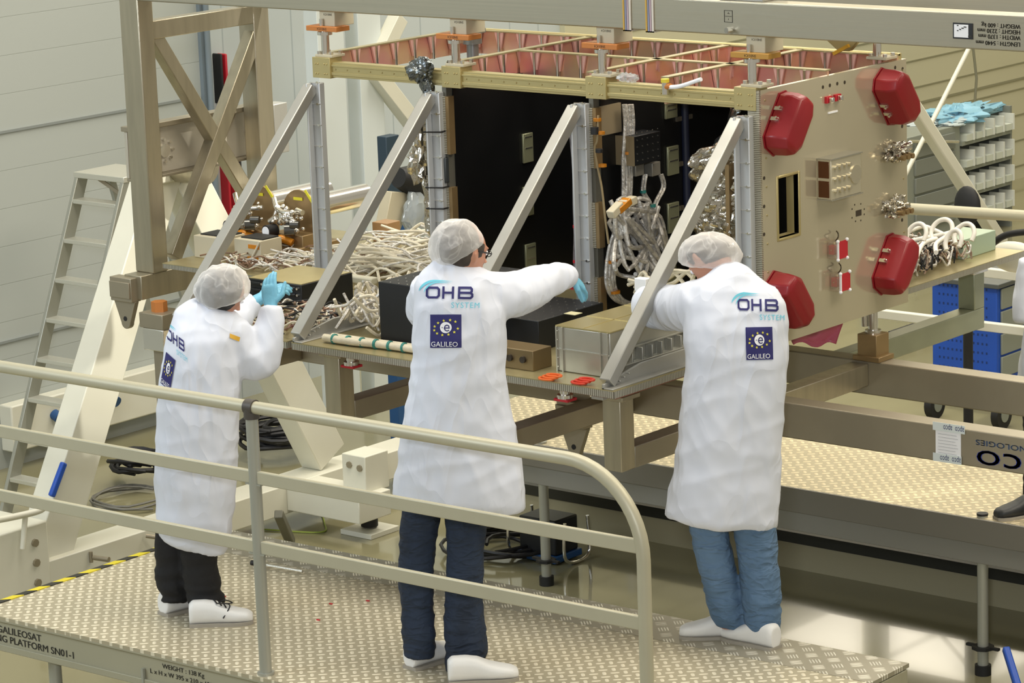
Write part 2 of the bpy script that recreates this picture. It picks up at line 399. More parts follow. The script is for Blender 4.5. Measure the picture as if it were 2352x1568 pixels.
# low plinth with a dark top edge along the floor behind the far platform
a = A(1779, 1300, 'z', 0)
tag(MB().box(-4.6, 2.5, 4.50, 4.9, 0, .15).build('trim_4', mat('beige_plinth', 'A39C80', .5)), kind='structure')
tag(MB().box(-4.6, 2.5, 4.485, 4.7, .15, .21).build('trim_5', mat('black_cover_strip', '26261F', .5)), kind='structure')
tag(MB().box(-9, 10, 17.8, 18.0, 0, 9).build('wall_far', mat('far_wall_paint', 'A9A68E', .7)), kind='structure')

# ================================================================== NEAR WORK PLATFORM (turned 1.3 degrees)
PY = math.radians(1.29); ex = V((math.cos(PY), math.sin(PY), 0)); ey = V((-math.sin(PY), math.cos(PY), 0)); ez = V((0, 0, 1))
P0 = V((-2.52, -.64, 0))                     # near left corner of the deck
def Pp(x, y, z): return P0+ex*x+ey*y+ez*z
plat = thing('work_platform', Pp(1.9, .7, 0), 'beige aluminium work platform with tread plate deck and curved guard rail, in the foreground', 'platform')
PL = 3.72
MB().quadbox(Pp(0, 0, .985), ex*PL, ey*1.22, ez*.015).build('deck_plate', DECK, plat)
m = MB().quadbox(Pp(0, 1.22, .985), ex*PL, ey*.28, ez*.017); lab(m.build('edge_plate', KICK, plat), 'wider five bar tread plate along the far edge of the deck')
MB().quadbox(Pp(0, .012, .86), ex*PL, ey*.05, ez*.125).build('side_beam', SIDE, plat, .004)
MB().quadbox(Pp(0, .0, .845), ex*PL, ey*.1, ez*.03).quadbox(Pp(0, 0, .975), ex*PL, ey*.012, ez*.012).build('lower_flange', SIDE, plat, .003)
MB().quadbox(Pp(0, 1.44, .84), ex*PL, ey*.05, ez*.14).build('side_beam', SIDE, plat, .004)
MB().quadbox(Pp(PL-.05, .05, .84), ex*.05, ey*1.4, ez*.14).quadbox(Pp(0, .05, .84), ex*.05, ey*1.4, ez*.14).build('end_beam', SIDE, plat, .004)
lab(MB().quadbox(Pp(-.012, .0, .99), ex*.035, ey*1.5, ez*.014).build('hazard_tape', YTAPE, plat), 'yellow and black striped tape along the left edge of the deck')
for x in (.35, 3.3):
    for y in (.12, 1.35):
        MB().cyl(Pp(x, y, .08), Pp(x, y, .86), .028, 16).build('leg', POST, plat)
        MB().cyl(Pp(x, y, 0), Pp(x, y, .08), .05, 16).build('foot', RUBBER, plat)
MB().tube([Pp(.35, .12, .62), Pp(3.3, .12, .62)], .018).tube([Pp(.35, .12, .25), Pp(.35, 1.35, .7)], .015).build('brace', POST, plat)
ry = .045
# guard rail: posts, curved top rail, two flat bars
def rx_of(px): return (A(px, 1200, 'y', -.58)-P0).dot(ex)
xp1 = (A(577, 1250, 'y', -.6)-P0).dot(ex); xend = (A(1473, 1568, 'y', -.55)-P0).dot(ex)
zt = 2.085; R_ = .33
top = [Pp(-.25, ry, zt), Pp(xp1+.05, ry, zt)]
MB().tube([Pp(-.25, ry, zt), Pp(xp1-.0, ry, zt)], .0255, 20).build('top_rail', RAIL, plat)
pts = [Pp(xp1, ry, zt), Pp(xend-R_, ry, zt)]
for k in range(1, 13):
    q = math.pi/2*k/12; pts.append(Pp(xend-R_+R_*math.sin(q), ry, zt-R_+R_*math.cos(q)))
pts.append(Pp(xend, ry, .83))
MB().tube(pts, .0255, 20).build('top_rail', RAIL, plat)
lab(MB().cyl(Pp(xp1-.022, ry, zt), Pp(xp1+.022, ry, zt), .031, 20).cyl(Pp(xp1, ry, zt-.045), Pp(xp1, ry, zt), .031, 20).build('rail_joint', mat('dark_joint', '4A443E', .5), plat), 'dark cast joint on top of the post')
MB().cyl(Pp(xp1, ry, .83), Pp(xp1, ry, zt-.03), .0245, 20).build('post', POST, plat)
MB().cyl(Pp(xp1, ry-.0, .955), Pp(xp1, ry, 1.01), .034, 16).cyl(Pp(xend, ry, .955), Pp(xend, ry, 1.01), .034, 16).build('post_clamp', POST, plat)
for zb in (1.805, 1.523):
    MB().quadbox(Pp(-.25, ry-.012, zb-.026), ex*(xp1+.25-.02), ey*.022, ez*.052).build('guard_bar', RAIL, plat, .004)
    MB().quadbox(Pp(xp1+.02, ry-.012, zb-.026), ex*(xend-xp1-.04), ey*.022, ez*.052).build('guard_bar', RAIL, plat, .004)
    MB().quadbox(Pp(xp1-.04, ry-.016, zb-.03), ex*.08, ey*.030, ez*.006).build('bar_fitting', POST, plat)
for s_, sz, px, py in (('GALILEOSAT', .043, 92, .925), ('WORKING PLATFORM SN01-1', .043, 162, .885), ('WEIGHT : 138 Kg', .028, 452, .938), ('L x H x W 395 x 210 x 150 cm', .028, 488, .905)):
    q = A(px, 1490, 'y', -.63); tm_ = text_mesh(s_, sz); wd = max(v.co.x for v in tm_.vertices)*1.12
    x_ = q.x-wd; sign('lettering', s_, sz, V((x_, (P0+ex*(x_-P0.x)/ex.x).y+.0115, py)), ex, ez, DKPRINT, plat, bold=.03, sx=1.12)
MB().quadbox(Pp(1.0, -.004, .86), ex*.012, ey*.012, ez*.06).build('slot_cover', POST, plat)

# ================================================================== FAR WORK PLATFORM
fp = thing('work_platform', (-1.5, 4.1, 0), 'grey work platform with diamond tread deck standing behind the satellite', 'platform')
MB().box(-3.6, 2.4, 3.5, 4.9, .775, .79).build('deck_plate', DECK2, fp)
MB().box(-3.6, 2.4, 3.485, 3.5, .665, .79).build('side_beam', mat('grey_beam', '85827A', .45, .3), fp, .003)
MB().box(-3.6, 2.4, 3.50, 3.53, .565, .665).box(-3.6, 2.4, 4.86, 4.9, .6, .775).build('lower_beam', mat('grey_beam_light', '93928C', .45, .3), fp, .003)
for x in (-2.8, -.075, 1.7):
    for y in (3.53, 4.8):
        if y > 4 and x < -2: continue
        lg = MB().cyl((x, y, .05), (x, y, .80), .027, 16).build('leg', POST, fp)
        MB().cyl((x, y, 0), (x, y, .05), .04, 16).cyl((x, y, .05), (x, y, .13), .021, 16).cyl((x-.0, y, .13), (x, y, .145), .055, 8).bar((x-.09, y, .14), (x+.09, y, .14), .02, .012).build('foot', RUBBER, lg)
MB().cyl((-.075, 3.53, .80), (-.075, 3.53, .81), .028, 16).build('leg_cap', RUBBER, fp)
# blue roller at the right bottom corner
lab(tag(MB().bar(A(2310, 1488, 'y', 3.2), A(2345, 1600, 'y', 3.05), .035, .035).build('foam_bar', BLUE, None, .008), cat='bar', label='blue padded bar leaning at the lower right beside the far platform leg'), 'blue padded bar leaning at the lower right beside the far platform leg')

# ================================================================== HANDLING FRAME (strongback above, base frame below)
YF, YT, YB = 1.5, .5, 2.6
ZB = 2.05
hf = thing('lifting_frame', (-1, 1.9, 1.87), 'welded brushed steel lifting frame over the satellite, with an X brace at its left end', 'frame')
MB().box(-3.57, 2.6, 1.5, 1.6, 3.335, 3.475).build('long_beam', STEELX, hf, .006)
MB().box(-3.57, 2.6, 2.32, 2.42, 3.335, 3.475).build('long_beam', STEELX, hf, .006)
MB().box(-3.69, -3.56, 1.5, 1.60, 1.99, 3.6).build('column', STEEL, hf, .006)
MB().box(-3.69, -3.58, 2.31, 2.42, 1.99, 3.6).build('column', STEEL, hf, .006)
MB().box(-3.66, -3.58, 1.60, 2.31, 3.135, 3.225).build('cross_beam', STEEL, hf, .004)
MB().box(-3.69, -3.57, 1.42, 2.5, 1.87, 1.99).build('cross_beam', STEEL, hf, .004)
xb = -3.62
d1a, d1b = A(338, 60, 'x', xb), A(600, 500, 'x', xb); d2a, d2b = A(590, 55, 'x', xb), A(395, 590, 'x', xb)
MB().bar(d1a, d1b, .065, .07).build('diagonal_brace', STEEL, hf, .004)
MB().bar(d2a, d2b, .07, .075).build('diagonal_brace', STEEL, hf, .004)
# lug at lower left corner
def lug(parent, c, mt):
    l = MB(); x, y, z = c
    l.box(x-.075, x+.075, y-.02, y+.045, z, z+.12)
    pr = [V((x-.075, y, z)), V((x+.075, y, z)), V((x+.03, y, z-.11))]
    arc = [V((x+.032*math.cos(-q), y, z-.11+.032*math.sin(-q))) for q in [math.pi*k/8 for k in range(1, 8)]]
    l.prism([pr[0]]+[V((x-.032, y, z-.11))]+arc[::-1]+[V((x+.032, y, z-.11)), pr[1]], (0, .03, 0))
    o = l.build('lifting_lug', mt, parent, .003)
    MB().cyl((x, y-.002, z-.09), (x, y+.031, z-.09), .012, 16).build('lug_hole', RUBBER, o)
    MB().box(x-.07, x+.07, y-.03, y-.018, z+.02, z+.1).build('lug_plate', mt, o, .002)
c = A(290, 655, 'y', 1.42); lug(hf, (c.x, 1.40, 1.86), STEELD)
# printed marks on the beam, upside down as in the hall
for s_, px, py in (('WEIGHT : 600 kg', 2344, 57), ('HEIGHT : 2230 mm', 2344, 70), ('WIDTH : 1370 mm', 2344, 83), ('LENGTH : 5440 mm', 2344, 98)):
    q = A(px, py, 'y', 1.5); sign('lettering', s_, .0235, V((q.x, 1.5, q.z)), (-1, 0, 0), (0, 0, -1), DKPRINT, hf, bold=.03)
q = A(2190, 88, 'y', 1.5)
pl = MB().box(q.x, q.x+.088, 1.496, 1.5, q.z, q.z+.062).build('data_plate', mat('plate_black', '1D1F22', .5), hf)
MB().box(q.x+.006, q.x+.07, 1.4945, 1.496, q.z+.006, q.z+.056).build('plate_print', WPRINT, pl)
g = MB()
for k in range(5): g.box(q.x+.02+.01*(k % 4), q.x+.026+.012*(k % 4), 1.4935, 1.4945, q.z+.03+.005*k, q.z+.034+.005*k)
g.box(q.x+.07, q.x+.086, 1.4935, 1.4945, q.z+.01, q.z+.014).build('plate_print', DKPRINT, pl)
q = A(1664, 51, 'y', 1.5); g = MB(); wv, hv = .042, .05
for a0 in ((0, wv, 0, .002), (0, wv, hv-.002, hv), (0, .002, 0, hv), (wv-.002, wv, 0, hv), (.005, wv-.005, .024, .026), (.016, wv-.014, .036, .0375), (.0205, .0215, .036, .042), (.0205, .0215, .01, .016)):
    g.box(q.x+a0[0], q.x+a0[1], 1.4985, 1.5, q.z+a0[2], q.z+a0[3])
g.build('level_mark', DKPRINT, hf)
bolt(bolt(MB(), A(1675, 69, 'y', 1.5), (0, -1, 0), .012, .02), A(1680, 70, 'y', 1.49), (0, -1, 0), .007, .03).build('ground_stud', SHINY, hf)
# strapping on beam
for i, px in enumerate((1430, 1482)):
    q = A(px, 40, 'y', 1.5)
    for k, cc in enumerate(('C9A24A', '8A8FA8', 'B7A1A8', 'D8D2C8')):
        x = q.x+.006+.011*k
        st = MB().box(x, x+.008, 1.493, 1.4985, 3.328, 3.482).box(x, x+.008, 1.493, 1.605, 3.478, 3.482).box(x, x+.008, 1.493, 1.605, 3.328, 3.333)
        st.build('wrap_wire', mat('wire_%d' % k, cc, .4), hf)
MB().box(-.10, .12, 1.52, 1.7, 3.475, 3.51).build('top_clamp', ALU, hf, .003)
# trunnion plate
tp = thing('mounting_plate', (-3.8, 1.9, 2.4), 'steel rotation mounting plate with flanged edges and bolt circles, behind the left X brace', 'plate')
c0, c1, c2, c3 = A(290, 292, 'x', -3.76), A(606, 240, 'x', -3.76), A(606, 352, 'x', -3.76), A(290, 415, 'x', -3.76)
pz1, pz0 = A(600, 244, 'x', -3.76).z, A(598, 350, 'x', -3.76).z
MB().box(-3.78, -3.76, c0.y, c1.y, pz0, pz1).build('web', mat('plate_steel', 'C4BDAD', .45, .35), tp, .003)
MB().box(-3.78, -3.70, c0.y-.02, c1.y, pz1, pz1+.025).box(-3.78, -3.71, c0.y, c1.y, pz0-.015, pz0).build('flange', STEELD, tp, .003)
MB().box(-3.78, -3.69, c1.y, c1.y+.1, pz0-.01, pz1+.01).build('end_block', ALU, tp, .003)
for px, py in ((582, 300), (376, 345)):
    q = A(px, py, 'x', -3.76); m = MB(); m.cyl(q, q+V((.012, 0, 0)), .035, 24)
    for k in range(8): bolt(m, q+V((0, .055*math.cos(k*math.pi/4), .055*math.sin(k*math.pi/4))), (1, 0, 0), .008, .014)
    m.build('bolt_circle', SHINY, tp)
bf = thing('base_frame', (-.8, 1.9, 1.6), 'heavy rectangular steel base frame carrying the satellite, lettered along its near beam at right', 'frame')
MB().box(-2.75, 2.6, 1.5, 1.6, 1.66, 1.812).build('long_beam', STEELD, bf, .006)
MB().box(-2.75, 2.6, 2.32, 2.42, 1.66, 1.812).build('long_beam', STEELD, bf, .006)
MB().box(-2.75, -2.65, 1.6, 2.32, 1.66, 1.8).build('cross_beam', STEELD, bf, .004)
for px in (1995,):
    q = A(px, 870, 'y', 2.32); MB().box(q.x-.09, q.x, 1.6, 2.32, 1.70, 1.80).build('cross_beam', STEEL, bf, .004)
MB().box(-1.3, -1.2, 1.6, 2.32, 1.70, 1.80).build('cross_beam', STEEL, bf, .004)
xo = [A(770, 950, 'y', .66).x, A(1411, 1060, 'y', .66).x]
for i, x in enumerate([-2.62, xo[0], A(1165, 980, 'y', .7).x, xo[1]]):
    MB().box(x-.045, x+.045, .66 if i not in (1, 3) else .74, 1.5, 1.67, 1.76).build('outrigger', STEELD, bf, .004)
for x in xo:
    MB().box(x-.045, x+.045, .65, .74, 1.67, 1.965).build('post', STEEL, bf, .004)
    MB().box(x-.065, x+.065, .64, .76, 1.965, 1.985).build('post_cap', STEEL, bf, .003)
c = A(1310, 985, 'y', 1.45); lug(bf, (c.x, 1.47, 1.565), STEELD)
MB().box(c.x-.09, c.x+.09, 1.46, 1.6, 1.64, 1.66).build('lug_base', STEELD, bf)
# lettering on near beam
fy = 1.5
q = A(2243, 1060, 'y', fy)
lt = text_mesh('APCO', .115)
def beamtext(m, org, mt, parent, name='lettering', sx=1., bold=.0):
    for v in m.vertices: v.co = V((org.x-v.co.x*sx, fy-.0015, org.z-v.co.y))
    return link(name, m, mt, parent)
def beamfit(txt, pxl, w_, zc, h_, mt, tail):
    q = A(pxl, 1050, 'y', fy)
    for b_ in (0, .0025):
        m = text_mesh(txt, 1); x1 = max(v.co.x for v in m.vertices); y1 = max(v.co.y for v in m.vertices); y0 = min(v.co.y for v in m.vertices)
        for v in m.vertices: v.co = V((q.x+w_-v.co.x/x1*w_+b_, fy-.0016, zc-(v.co.y-(y0+y1)/2)/(y1-y0)*h_))
        link('lettering', m, mt, bf)
qz = A(2300, 1055, 'y', fy).z
beamfit('apco', 2243, .42, qz+.012, .088, mat('blue_print', '2D3C9C', .6), 0)
beamfit('TECHNOLOGIES', 2241, .36, A(2290, 1022, 'y', fy).z+.0, .022, mat('blue_grey_print', '5B6B86', .6), 0)
dl = thing('taped_notice', A(2180, 1030, 'y', 1.5), 'white paper notice taped with printed packing tape to the near base beam', 'notice')
a, b = A(2150, 980, 'y', fy), A(2208, 1060, 'y', fy)
MB().box(a.x, b.x, fy-.004, fy-.001, b.z, a.z).build('sheet', WPRINT, dl)
g = MB()
for k in range(9): g.box(a.x+.012, b.x-.012-.006*(k % 3), fy-.0048, fy-.0042, b.z+.012+k*.013, b.z+.0135+k*.013)
g.build('printed_lines', mat('grey_print', 'A9ABB0', .7), dl)
for (ax_, az, bx_) in ((A(2144, 0, 'y', fy).x-.01, a.z-.012, b.x+.02), (a.x-.012, b.z-.012, b.x+.004)):
    ax_ = a.x-.012
    tp_ = MB().box(ax_, bx_, fy-.006, fy-.0045, az, az+.034).build('tape_strip', mat('tape_white', 'D9E2E2', .35), dl)
    m = text_mesh('apco  apco', .036)
    for v in m.vertices: v.co = V((bx_-.002-v.co.x*.62, fy-.0066, az+.026-v.co.y))
    link('tape_print', m, NAVY, tp_)

# ================================================================== SATELLITE
E1 = A(1747, 400, 'y', 1.49).x; XR, XL = E1-.022, -2.40
sat = thing('satellite', (-1.2, 2.0, ZB-.03), 'open satellite body with gold toned top frame, black inner panels and pale end panel', 'satellite')
# top frame rails (z 3.03..3.115)
def rail(x0, x1, y0, y1, z0, z1, name='top_rail', mt=GOLD): return MB().box(x0, x1, y0, y1, z0, z1).build(name, mt, sat, .004)
m = MB().box(XL, XR, YF, YF+.05, 3.035, 3.105); m.box(XL+.1, XR-.06, YF-.006, YF, 3.045, 3.06); m.box(XL+.1, XR-.06, YF-.006, YF, 3.085, 3.095)
for k in range(34): bolt(m, (XL+.06+k*(XR-XL-.12)/33, YF, 3.0725), (0, -1, 0), .004, .004)
m.build('front_rail', GOLD, sat, .003)
for x in (XL+.055, A(1040, 170, 'y', YF).x, A(1372, 190, 'y', YF).x, A(1715, 215, 'y', YF).x):
    m = MB().box(x-.055, x+.055, YF-.014, YF+.07, 3.03, 3.125)
    for dx in (-.035, -.02, .02, .035):
        for dz in (3.05, 3.095): bolt(m, (x+dx, YF-.014, dz), (0, -1, 0), .004, .004)
    m.build('corner_block', GOLD, sat, .003)
def rib_x(y, x0, x1, z0=3.02, z1=3.13, n=0):
    r = MB().box(x0, x1, y, y+.012, z0, z1).build('rib', GOLDRIB, sat); MB().box(x0, x1, y-.014, y+.026, z1, z1+.006).build('rib_cap', PALEGOLD, r)
    fl = MB(); fl2 = MB(); x = x0+.1
    while x < x1-.05:
        fl.prism([V((x-.028, y-.002, z1)), V((x+.028, y-.002, z1)), V((x+.008, y-.002, z0+.03)), V((x-.008, y-.002, z0+.03))], (0, -.01, 0))
        fl2.cyl((x, y-.016, z0), (x, y-.016, z1), .007, 8); x += .135
    fl.build('gusset', mat('rose_gusset', 'F6C6BE', .25, .45), r); fl2.build('spacer_rod', SHINY, r)
def rib_y(x, y0, y1, z0=3.02, z1=3.13):
    r = MB().box(x, x+.012, y0, y1, z0, z1).build('rib', GOLDRIB, sat); MB().box(x-.014, x+.026, y0, y1, z1, z1+.006).build('rib_cap', PALEGOLD, r)
    fl = MB(); fl2 = MB(); y = y0+.08
    while y < y1-.05:
        fl.prism([V((x+.014, y-.028, z1)), V((x+.014, y+.028, z1)), V((x+.014, y+.008, z0+.03)), V((x+.014, y-.008, z0+.03))], (.01, 0, 0))
        fl2.cyl((x+.026, y, z0), (x+.026, y, z1), .007, 8); y += .135
    fl.build('gusset', mat('rose_gusset', 'F6C6BE', .25, .45), r); fl2.build('spacer_rod', SHINY, r)
rib_x(2.56, XL, XR); rib_x(2.02, -1.6, XR)
for x in (XL, -1.62, -.82): rib_y(x, YF+.05, 2.56)
rib_y(-.42, YF+.05, 2.56)
rail(XL, XR, YB-.03, YB, 3.04, 3.14, 'rear_rail')
for x0, x1 in ((-.84, -.43),): MB().box(x0, x1, 2.05, 2.5, 3.02, 3.03).build('roof_panel', PALEGOLD, sat)
# base panel
XB0 = A(372, 597, 'y', YF).x
MB().box(XB0, XR, YF+.004, YB, ZB-.026, ZB-.003).build('base_core', HONEY, sat)
MB().box(XB0, XR, YF, YB, ZB-.003, ZB).build('base_skin', PALEGOLD, sat)
# end panel with opening (built as frame around the window)
E0 = XR
oa, ob = A(1785, 548, 'x', E1), A(1837, 402, 'x', E1)
oy0, oy1, oz0, oz1 = A(1788, 500, 'x', E1).y, A(1834, 500, 'x', E1).y, A(1810, 542, 'x', E1).z, A(1812, 404, 'x', E1).z
ZT = 3.115
m = MB()
m.box(E0, E1, YF, oy0, ZB-.02, ZT).box(E0, E1, oy1, YB, ZB-.02, ZT).box(E0, E1, oy0, oy1, ZB-.02, oz0).box(E0, E1, oy0, oy1, oz1, ZT)
ep = m.build('end_panel', ENDM, sat)
MB().box(E1-.058, E1, YF-.012, YF, ZB-.03, ZT).build('end_panel_edge', HONEYZ, sat)
m = MB(); w_ = .012
m.box(E0-.04, E1+.005, oy0-w_, oy0, oz0-w_, oz1+w_).box(E0-.04, E1+.005, oy1, oy1+w_, oz0-w_, oz1+w_).box(E0-.04, E1+.005, oy0, oy1, oz0-w_, oz0).box(E0-.04, E1+.005, oy0, oy1, oz1, oz1+w_)
m.build('window_frame', GOLD, sat, .004)
m = MB(); m.box(-.12, -.10, oy0-.05, oy1+.05, oz0-.05, oz1+.05)
m.build('inner_plate', BROWNT, sat)
m = MB()
for k in range(4): m.box(-.10, -.03, (oy0+oy1)/2, oy1, oz0+.03+k*.08, oz0+.045+k*.08)
m.build('inner_bracket', PALEGOLD, sat)
m = MB()
for px, py in ((1890, 200), (1906, 196), (1923, 192), (1940, 189), (1755, 409), (1755, 474), (1755, 538), (2072, 290), (2072, 505), (2056, 155), (2073, 158)):
    q = A(px, py, 'x', E1); m.cyl(q-V((.001, 0, 0)), q+V((.0008, 0, 0)), .008, 12)
for px, py in ((1957, 480), (1957, 500), (1963, 470), (1977, 468), (1985, 480), (1985, 492), (1965, 508), (1977, 506)):
    q = A(px, py, 'x', E1); m.cyl(q-V((.001, 0, 0)), q+V((.0008, 0, 0)), .004, 10)
q = A(1972, 489, 'x', E1); m.box(E1-.001, E1+.001, q.y-.022, q.y+.022, q.z-.013, q.z+.013)
m.build('mounting_hole', mat('hole_dark', '3A3226', .7), sat)
m = MB()
for k in range(9):
    for yy, zz in ((YF+.03, ZB+.06+k*.12), (YB-.03, ZB+.06+k*.12)): bolt(m, (E1, yy, zz), (1, 0, 0), .004, .003)
m.build('screw', PALEGOLD, sat)
# inner upright panels (black), front edges honeycomb with brown strips
def divider(x, pxs, name):
    MB().box(x-.02, x, YF+.03, YB-.02, ZB, 3.03).build('inner_panel', BLACK, sat)
    MB().box(x-.03, x-.006, YF-.01, YF+.03, ZB, 3.03).build('panel_edge', mat('grey_edge', '6C6A60', .5, .4), sat)
    for z0, z1 in ((2.73, 2.99), (2.38, 2.58), (2.07, 2.25)):
        MB().box(x-.036, x-.006, YF-.02, YF, z0, z1).build('edge_insert', HONEYZ, sat)
        MB().box(x-.006, x+.012, YF-.018, YF+.02, z0, z1).build('edge_strip', BROWNT, sat)
xd1 = A(1038, 400, 'y', YF).x; xd2 = A(1375, 450, 'y', YF).x
divider(xd1, 0, ''); divider(xd2, 0, '')
MB().box(xd1, XR, YB-.03, YB-.01, ZB, 3.03).build('rear_panel', BLACK, sat)
# small alu inserts on black faces
def insert_y(px0, py0, px1, py1, x):       # on a YZ panel
    a, b = A(px0, py0, 'x', x), A(px1, py1, 'x', x); y0, y1 = sorted((a.y, b.y)); z0, z1 = sorted((a.z, b.z))
    o = MB().box(x, x+.012, y0, y1, z0, z1).build('latch_plate', mat('olive_metal', 'A3A586', .3, .6), sat, .003)
    MB().box(x+.012, x+.014, y0+.01, y1-.01, (z0+z1)/2-.003, (z0+z1)/2+.003).box(x+.012, x+.014, y0+.01, y1-.01, z1-.02, z1-.014).build('latch_line', SHINY, o)
for r in ((1197, 308, 1222, 370), (1198, 430, 1223, 492), (1203, 562, 1229, 622)): insert_y(*r, xd1)
for r in ((1524, 235, 1552, 268), (1529, 338, 1556, 398), (1530, 468, 1557, 530), (1528, 610, 1550, 650)): insert_y(*r, xd2)
m = MB()
for px, py in ((1570, 270), (1573, 373), (1575, 474)):
    q = A(px, py, 'x', xd2)
    for k in range(6): m.box(xd2, xd2+.01, q.y-.06+k*.02, q.y-.045+k*.02, q.z-.01, q.z+.01)
m.build('hinge_strip', mat('worn_metal', '8B8373', .35, .7), sat)
a, b = A(1568, 230, 'x', xd2), A(1582, 520, 'x', xd2)
MB().cyl((xd2+.01, a.y, 3.02), (xd2+.01, a.y, 2.2), .018, 12).build('blue_duct', mat('midnight_paint', '151C33', .5), sat)
# ---- boxes on end panel
eb = thing('filter_box', A(1920, 400, 'x', E1), 'pale metal box with dark side windows and round bosses, bolted on the end panel', 'equipment box')
by0, by1 = A(1909, 420, 'x', E1+.07).y, A(1978, 420, 'x', E1+.07).y
bz0, bz1 = A(1909, 460, 'x', E1+.07).z, A(1909, 368, 'x', E1+.07).z
bl = .07
bx = MB().box(E1, E1+bl, by0, by1, bz0, bz1).build('case', mat('case_metal', 'CFC8B2', .3, .6), eb, .002)
MB().box(E1-.0, E1+bl+.006, by0-.006, by1+.006, bz1, bz1+.005).box(E1, E1+bl+.006, by0-.006, by1+.006, bz0-.004, bz0).build('lid', mat('lid_metal', 'B5B3A8', .25, .7), eb)
m = MB(); hh = (bz1-bz0)/2
for i in (0, 1):
    if i == 0: m.box(E1+.006, E1+bl-.01, by0-.002, by0+.004, bz0+.008, bz0+hh-.006).box(E1+.006, E1+bl-.01, by0-.002, by0+.004, bz0+hh+.006, bz1-.008)
m.build('window', mat('copper_glass', '6A4630', .15, .7), eb, .001)
m = MB()
for j in (-1, 0, 1):
    for k in range(4):
        p = V((E1+bl, by0+.03+k*.035, (bz0+bz1)/2+j*.05)); m.cyl(p, p+V((.012, 0, 0)), .009 if k != 1 else .012, 12)
p = V((E1+bl, by1-.045, (bz0+bz1)/2)); m.cyl(p, p+V((.006, 0, 0)), .04, 24)
m.build('boss', mat('boss_metal', 'D9D2BE', .22, .8), eb)
# red protective covers: faceted shells in two halves with latches
def cover(pxc, pyc, tilt, label, la=.132, sh=.072, dep=.10):
    c = A(pxc, pyc, 'x', E1)
    t_ = thing('protective_cover', (E1, c.y, c.z), label, 'protective cover', 'red covers on the end panel')
    L_ = V((0, math.cos(tilt), math.sin(tilt))); W_ = V((0, -math.sin(tilt), math.cos(tilt)))
    if W_.y > 0: W_ = -W_                    # towards the hall side of the panel
    def oc(x, sl, sw, cut=.5, sx=0):
        P_ = []
        for u, v in ((-1, -cut), (-1+cut*.5, -1), (1-cut*.5, -1), (1, -cut), (1, cut), (1-cut*.75, 1), (-1+cut*.75, 1), (-1, cut)):
            P_.append(V((x, c.y, c.z))+L_*(u*la*sl)+W_*(-v*sh*sw+sx))
        return P_
    def shell(secs, mt, name, bev=.006):
        m = MB(); rings = []
        for a_ in secs:
            k = len(m.v); m.v += oc(*a_); rings.append(list(range(k, k+8)))
        for p, q in zip(rings, rings[1:]):
            for i in range(8): m.f.append((p[i], p[(i+1) % 8], q[(i+1) % 8], q[i]))
        m.f.append(tuple(rings[0])); m.f.append(tuple(rings[-1]))
        return m.build(name, mt, t_, bev, 30)
    shell(((E1, 1.03, 1.05), (E1+.006, 1.03, 1.05)), REDD, 'base_flange', .001)
    shell(((E1+.006, 1., 1.), (E1+.07, .98, .98), (E1+.105, .92, .80, .5, -.006), (E1+.118, .80, .52, .5, -.010)), RED, 'shell')
    p0 = V((E1+.0, c.y, c.z))+W_*sh
    for dl in (-.018, .03):
        p = p0+L_*dl
        m = MB().bar(p+V((.012, 0, 0))+W_*.004, p+V((.05, 0, 0))+W_*.004, .016, .010, W_); m.cyl(p+V((.045, 0, 0))+W_*.005, p+V((.045, 0, 0))+W_*.022, .006, 8)
        m.build('latch', SHINY, t_)
    return t_
cover(1789, 283, .95, 'red plastic cover at the upper near corner of the end panel')
cover(2038, 221, -.95, 'red plastic cover at the upper far corner of the end panel')
cover(2036, 606, .95, 'red plastic cover at the lower far corner of the end panel')
cover(1792, 687, -.95, 'red plastic cover beside the shoulder of the right hand worker')
# small red connectors with clear guards
for k, (px, py) in enumerate(((1933, 573), (1939, 647))):
    c = A(px, py, 'x', E1+.045)
    t_ = thing('sensor_guard', (E1, c.y, c.z), ('upper' if k == 0 else 'lower')+' clear guard box with red plugs, left of the lower far red cover', 'guard box', 'clear guarded plugs')
    MB().box(E1, E1+.045, c.y-.045, c.y+.04, c.z-.038, c.z+.038).build('clear_case', mat('smoky_clear', 'C8B8A0', .1, alpha=.35), t_, .006)
    MB().box(E1, E1+.03, c.y-.035, c.y-.005, c.z-.02, c.z+.02).build('red_plug', REDB, t_, .003)
    MB().box(E1+.046, E1+.05, c.y-.032, c.y+.04, c.z-.038, c.z+.038).build('red_plate', REDB, t_)
    m = MB()
    for dy in (-.035, .035):
        for dz in (-.04, .04): m.ball((E1+.05, c.y+dy, c.z+dz), .008)
    m.box(E1+.046, E1+.054, c.y-.038, c.y-.031, c.z-.045, c.z+.045); m.build('white_stud', WPRINT, t_)
    m = MB()
    for i in range(8): m.ball(V((E1+.015+.008*(i % 3), c.y-.03+.009*i, c.z+.032*math.sin(i*2.1))), .006)
    m.build('brass_fitting', GOLD, t_)
    MB().tube(smoothpath([(E1+.015, c.y, c.z+.035), (E1+.035, c.y-.01, c.z+.055), (E1+.02, c.y+.012, c.z+.066), (E1+.02, c.y, c.z+.078)]), .003, 8).build('wire_loop', mat('dark_wire', '5C5648', .4, .5), t_)
for k, (px, py) in enumerate(((1905, 229), (1925, 224))):
    c = A(px, py, 'x', E1+.01)
    t_ = thing('red_clip', (E1, c.y, c.z), ('nearer' if k == 0 else 'farther')+' small red clip with metal block under the four holes of the end panel', 'clip', 'small red clips')
    MB().box(E1, E1+.012, c.y-.022, c.y+.022, c.z-.014, c.z+.014).build('base', REDB, t_)
    MB().box(E1+.012, E1+.032, c.y-.01, c.y+.01, c.z-.012, c.z+.01).build('block', SHINY, t_, .003)
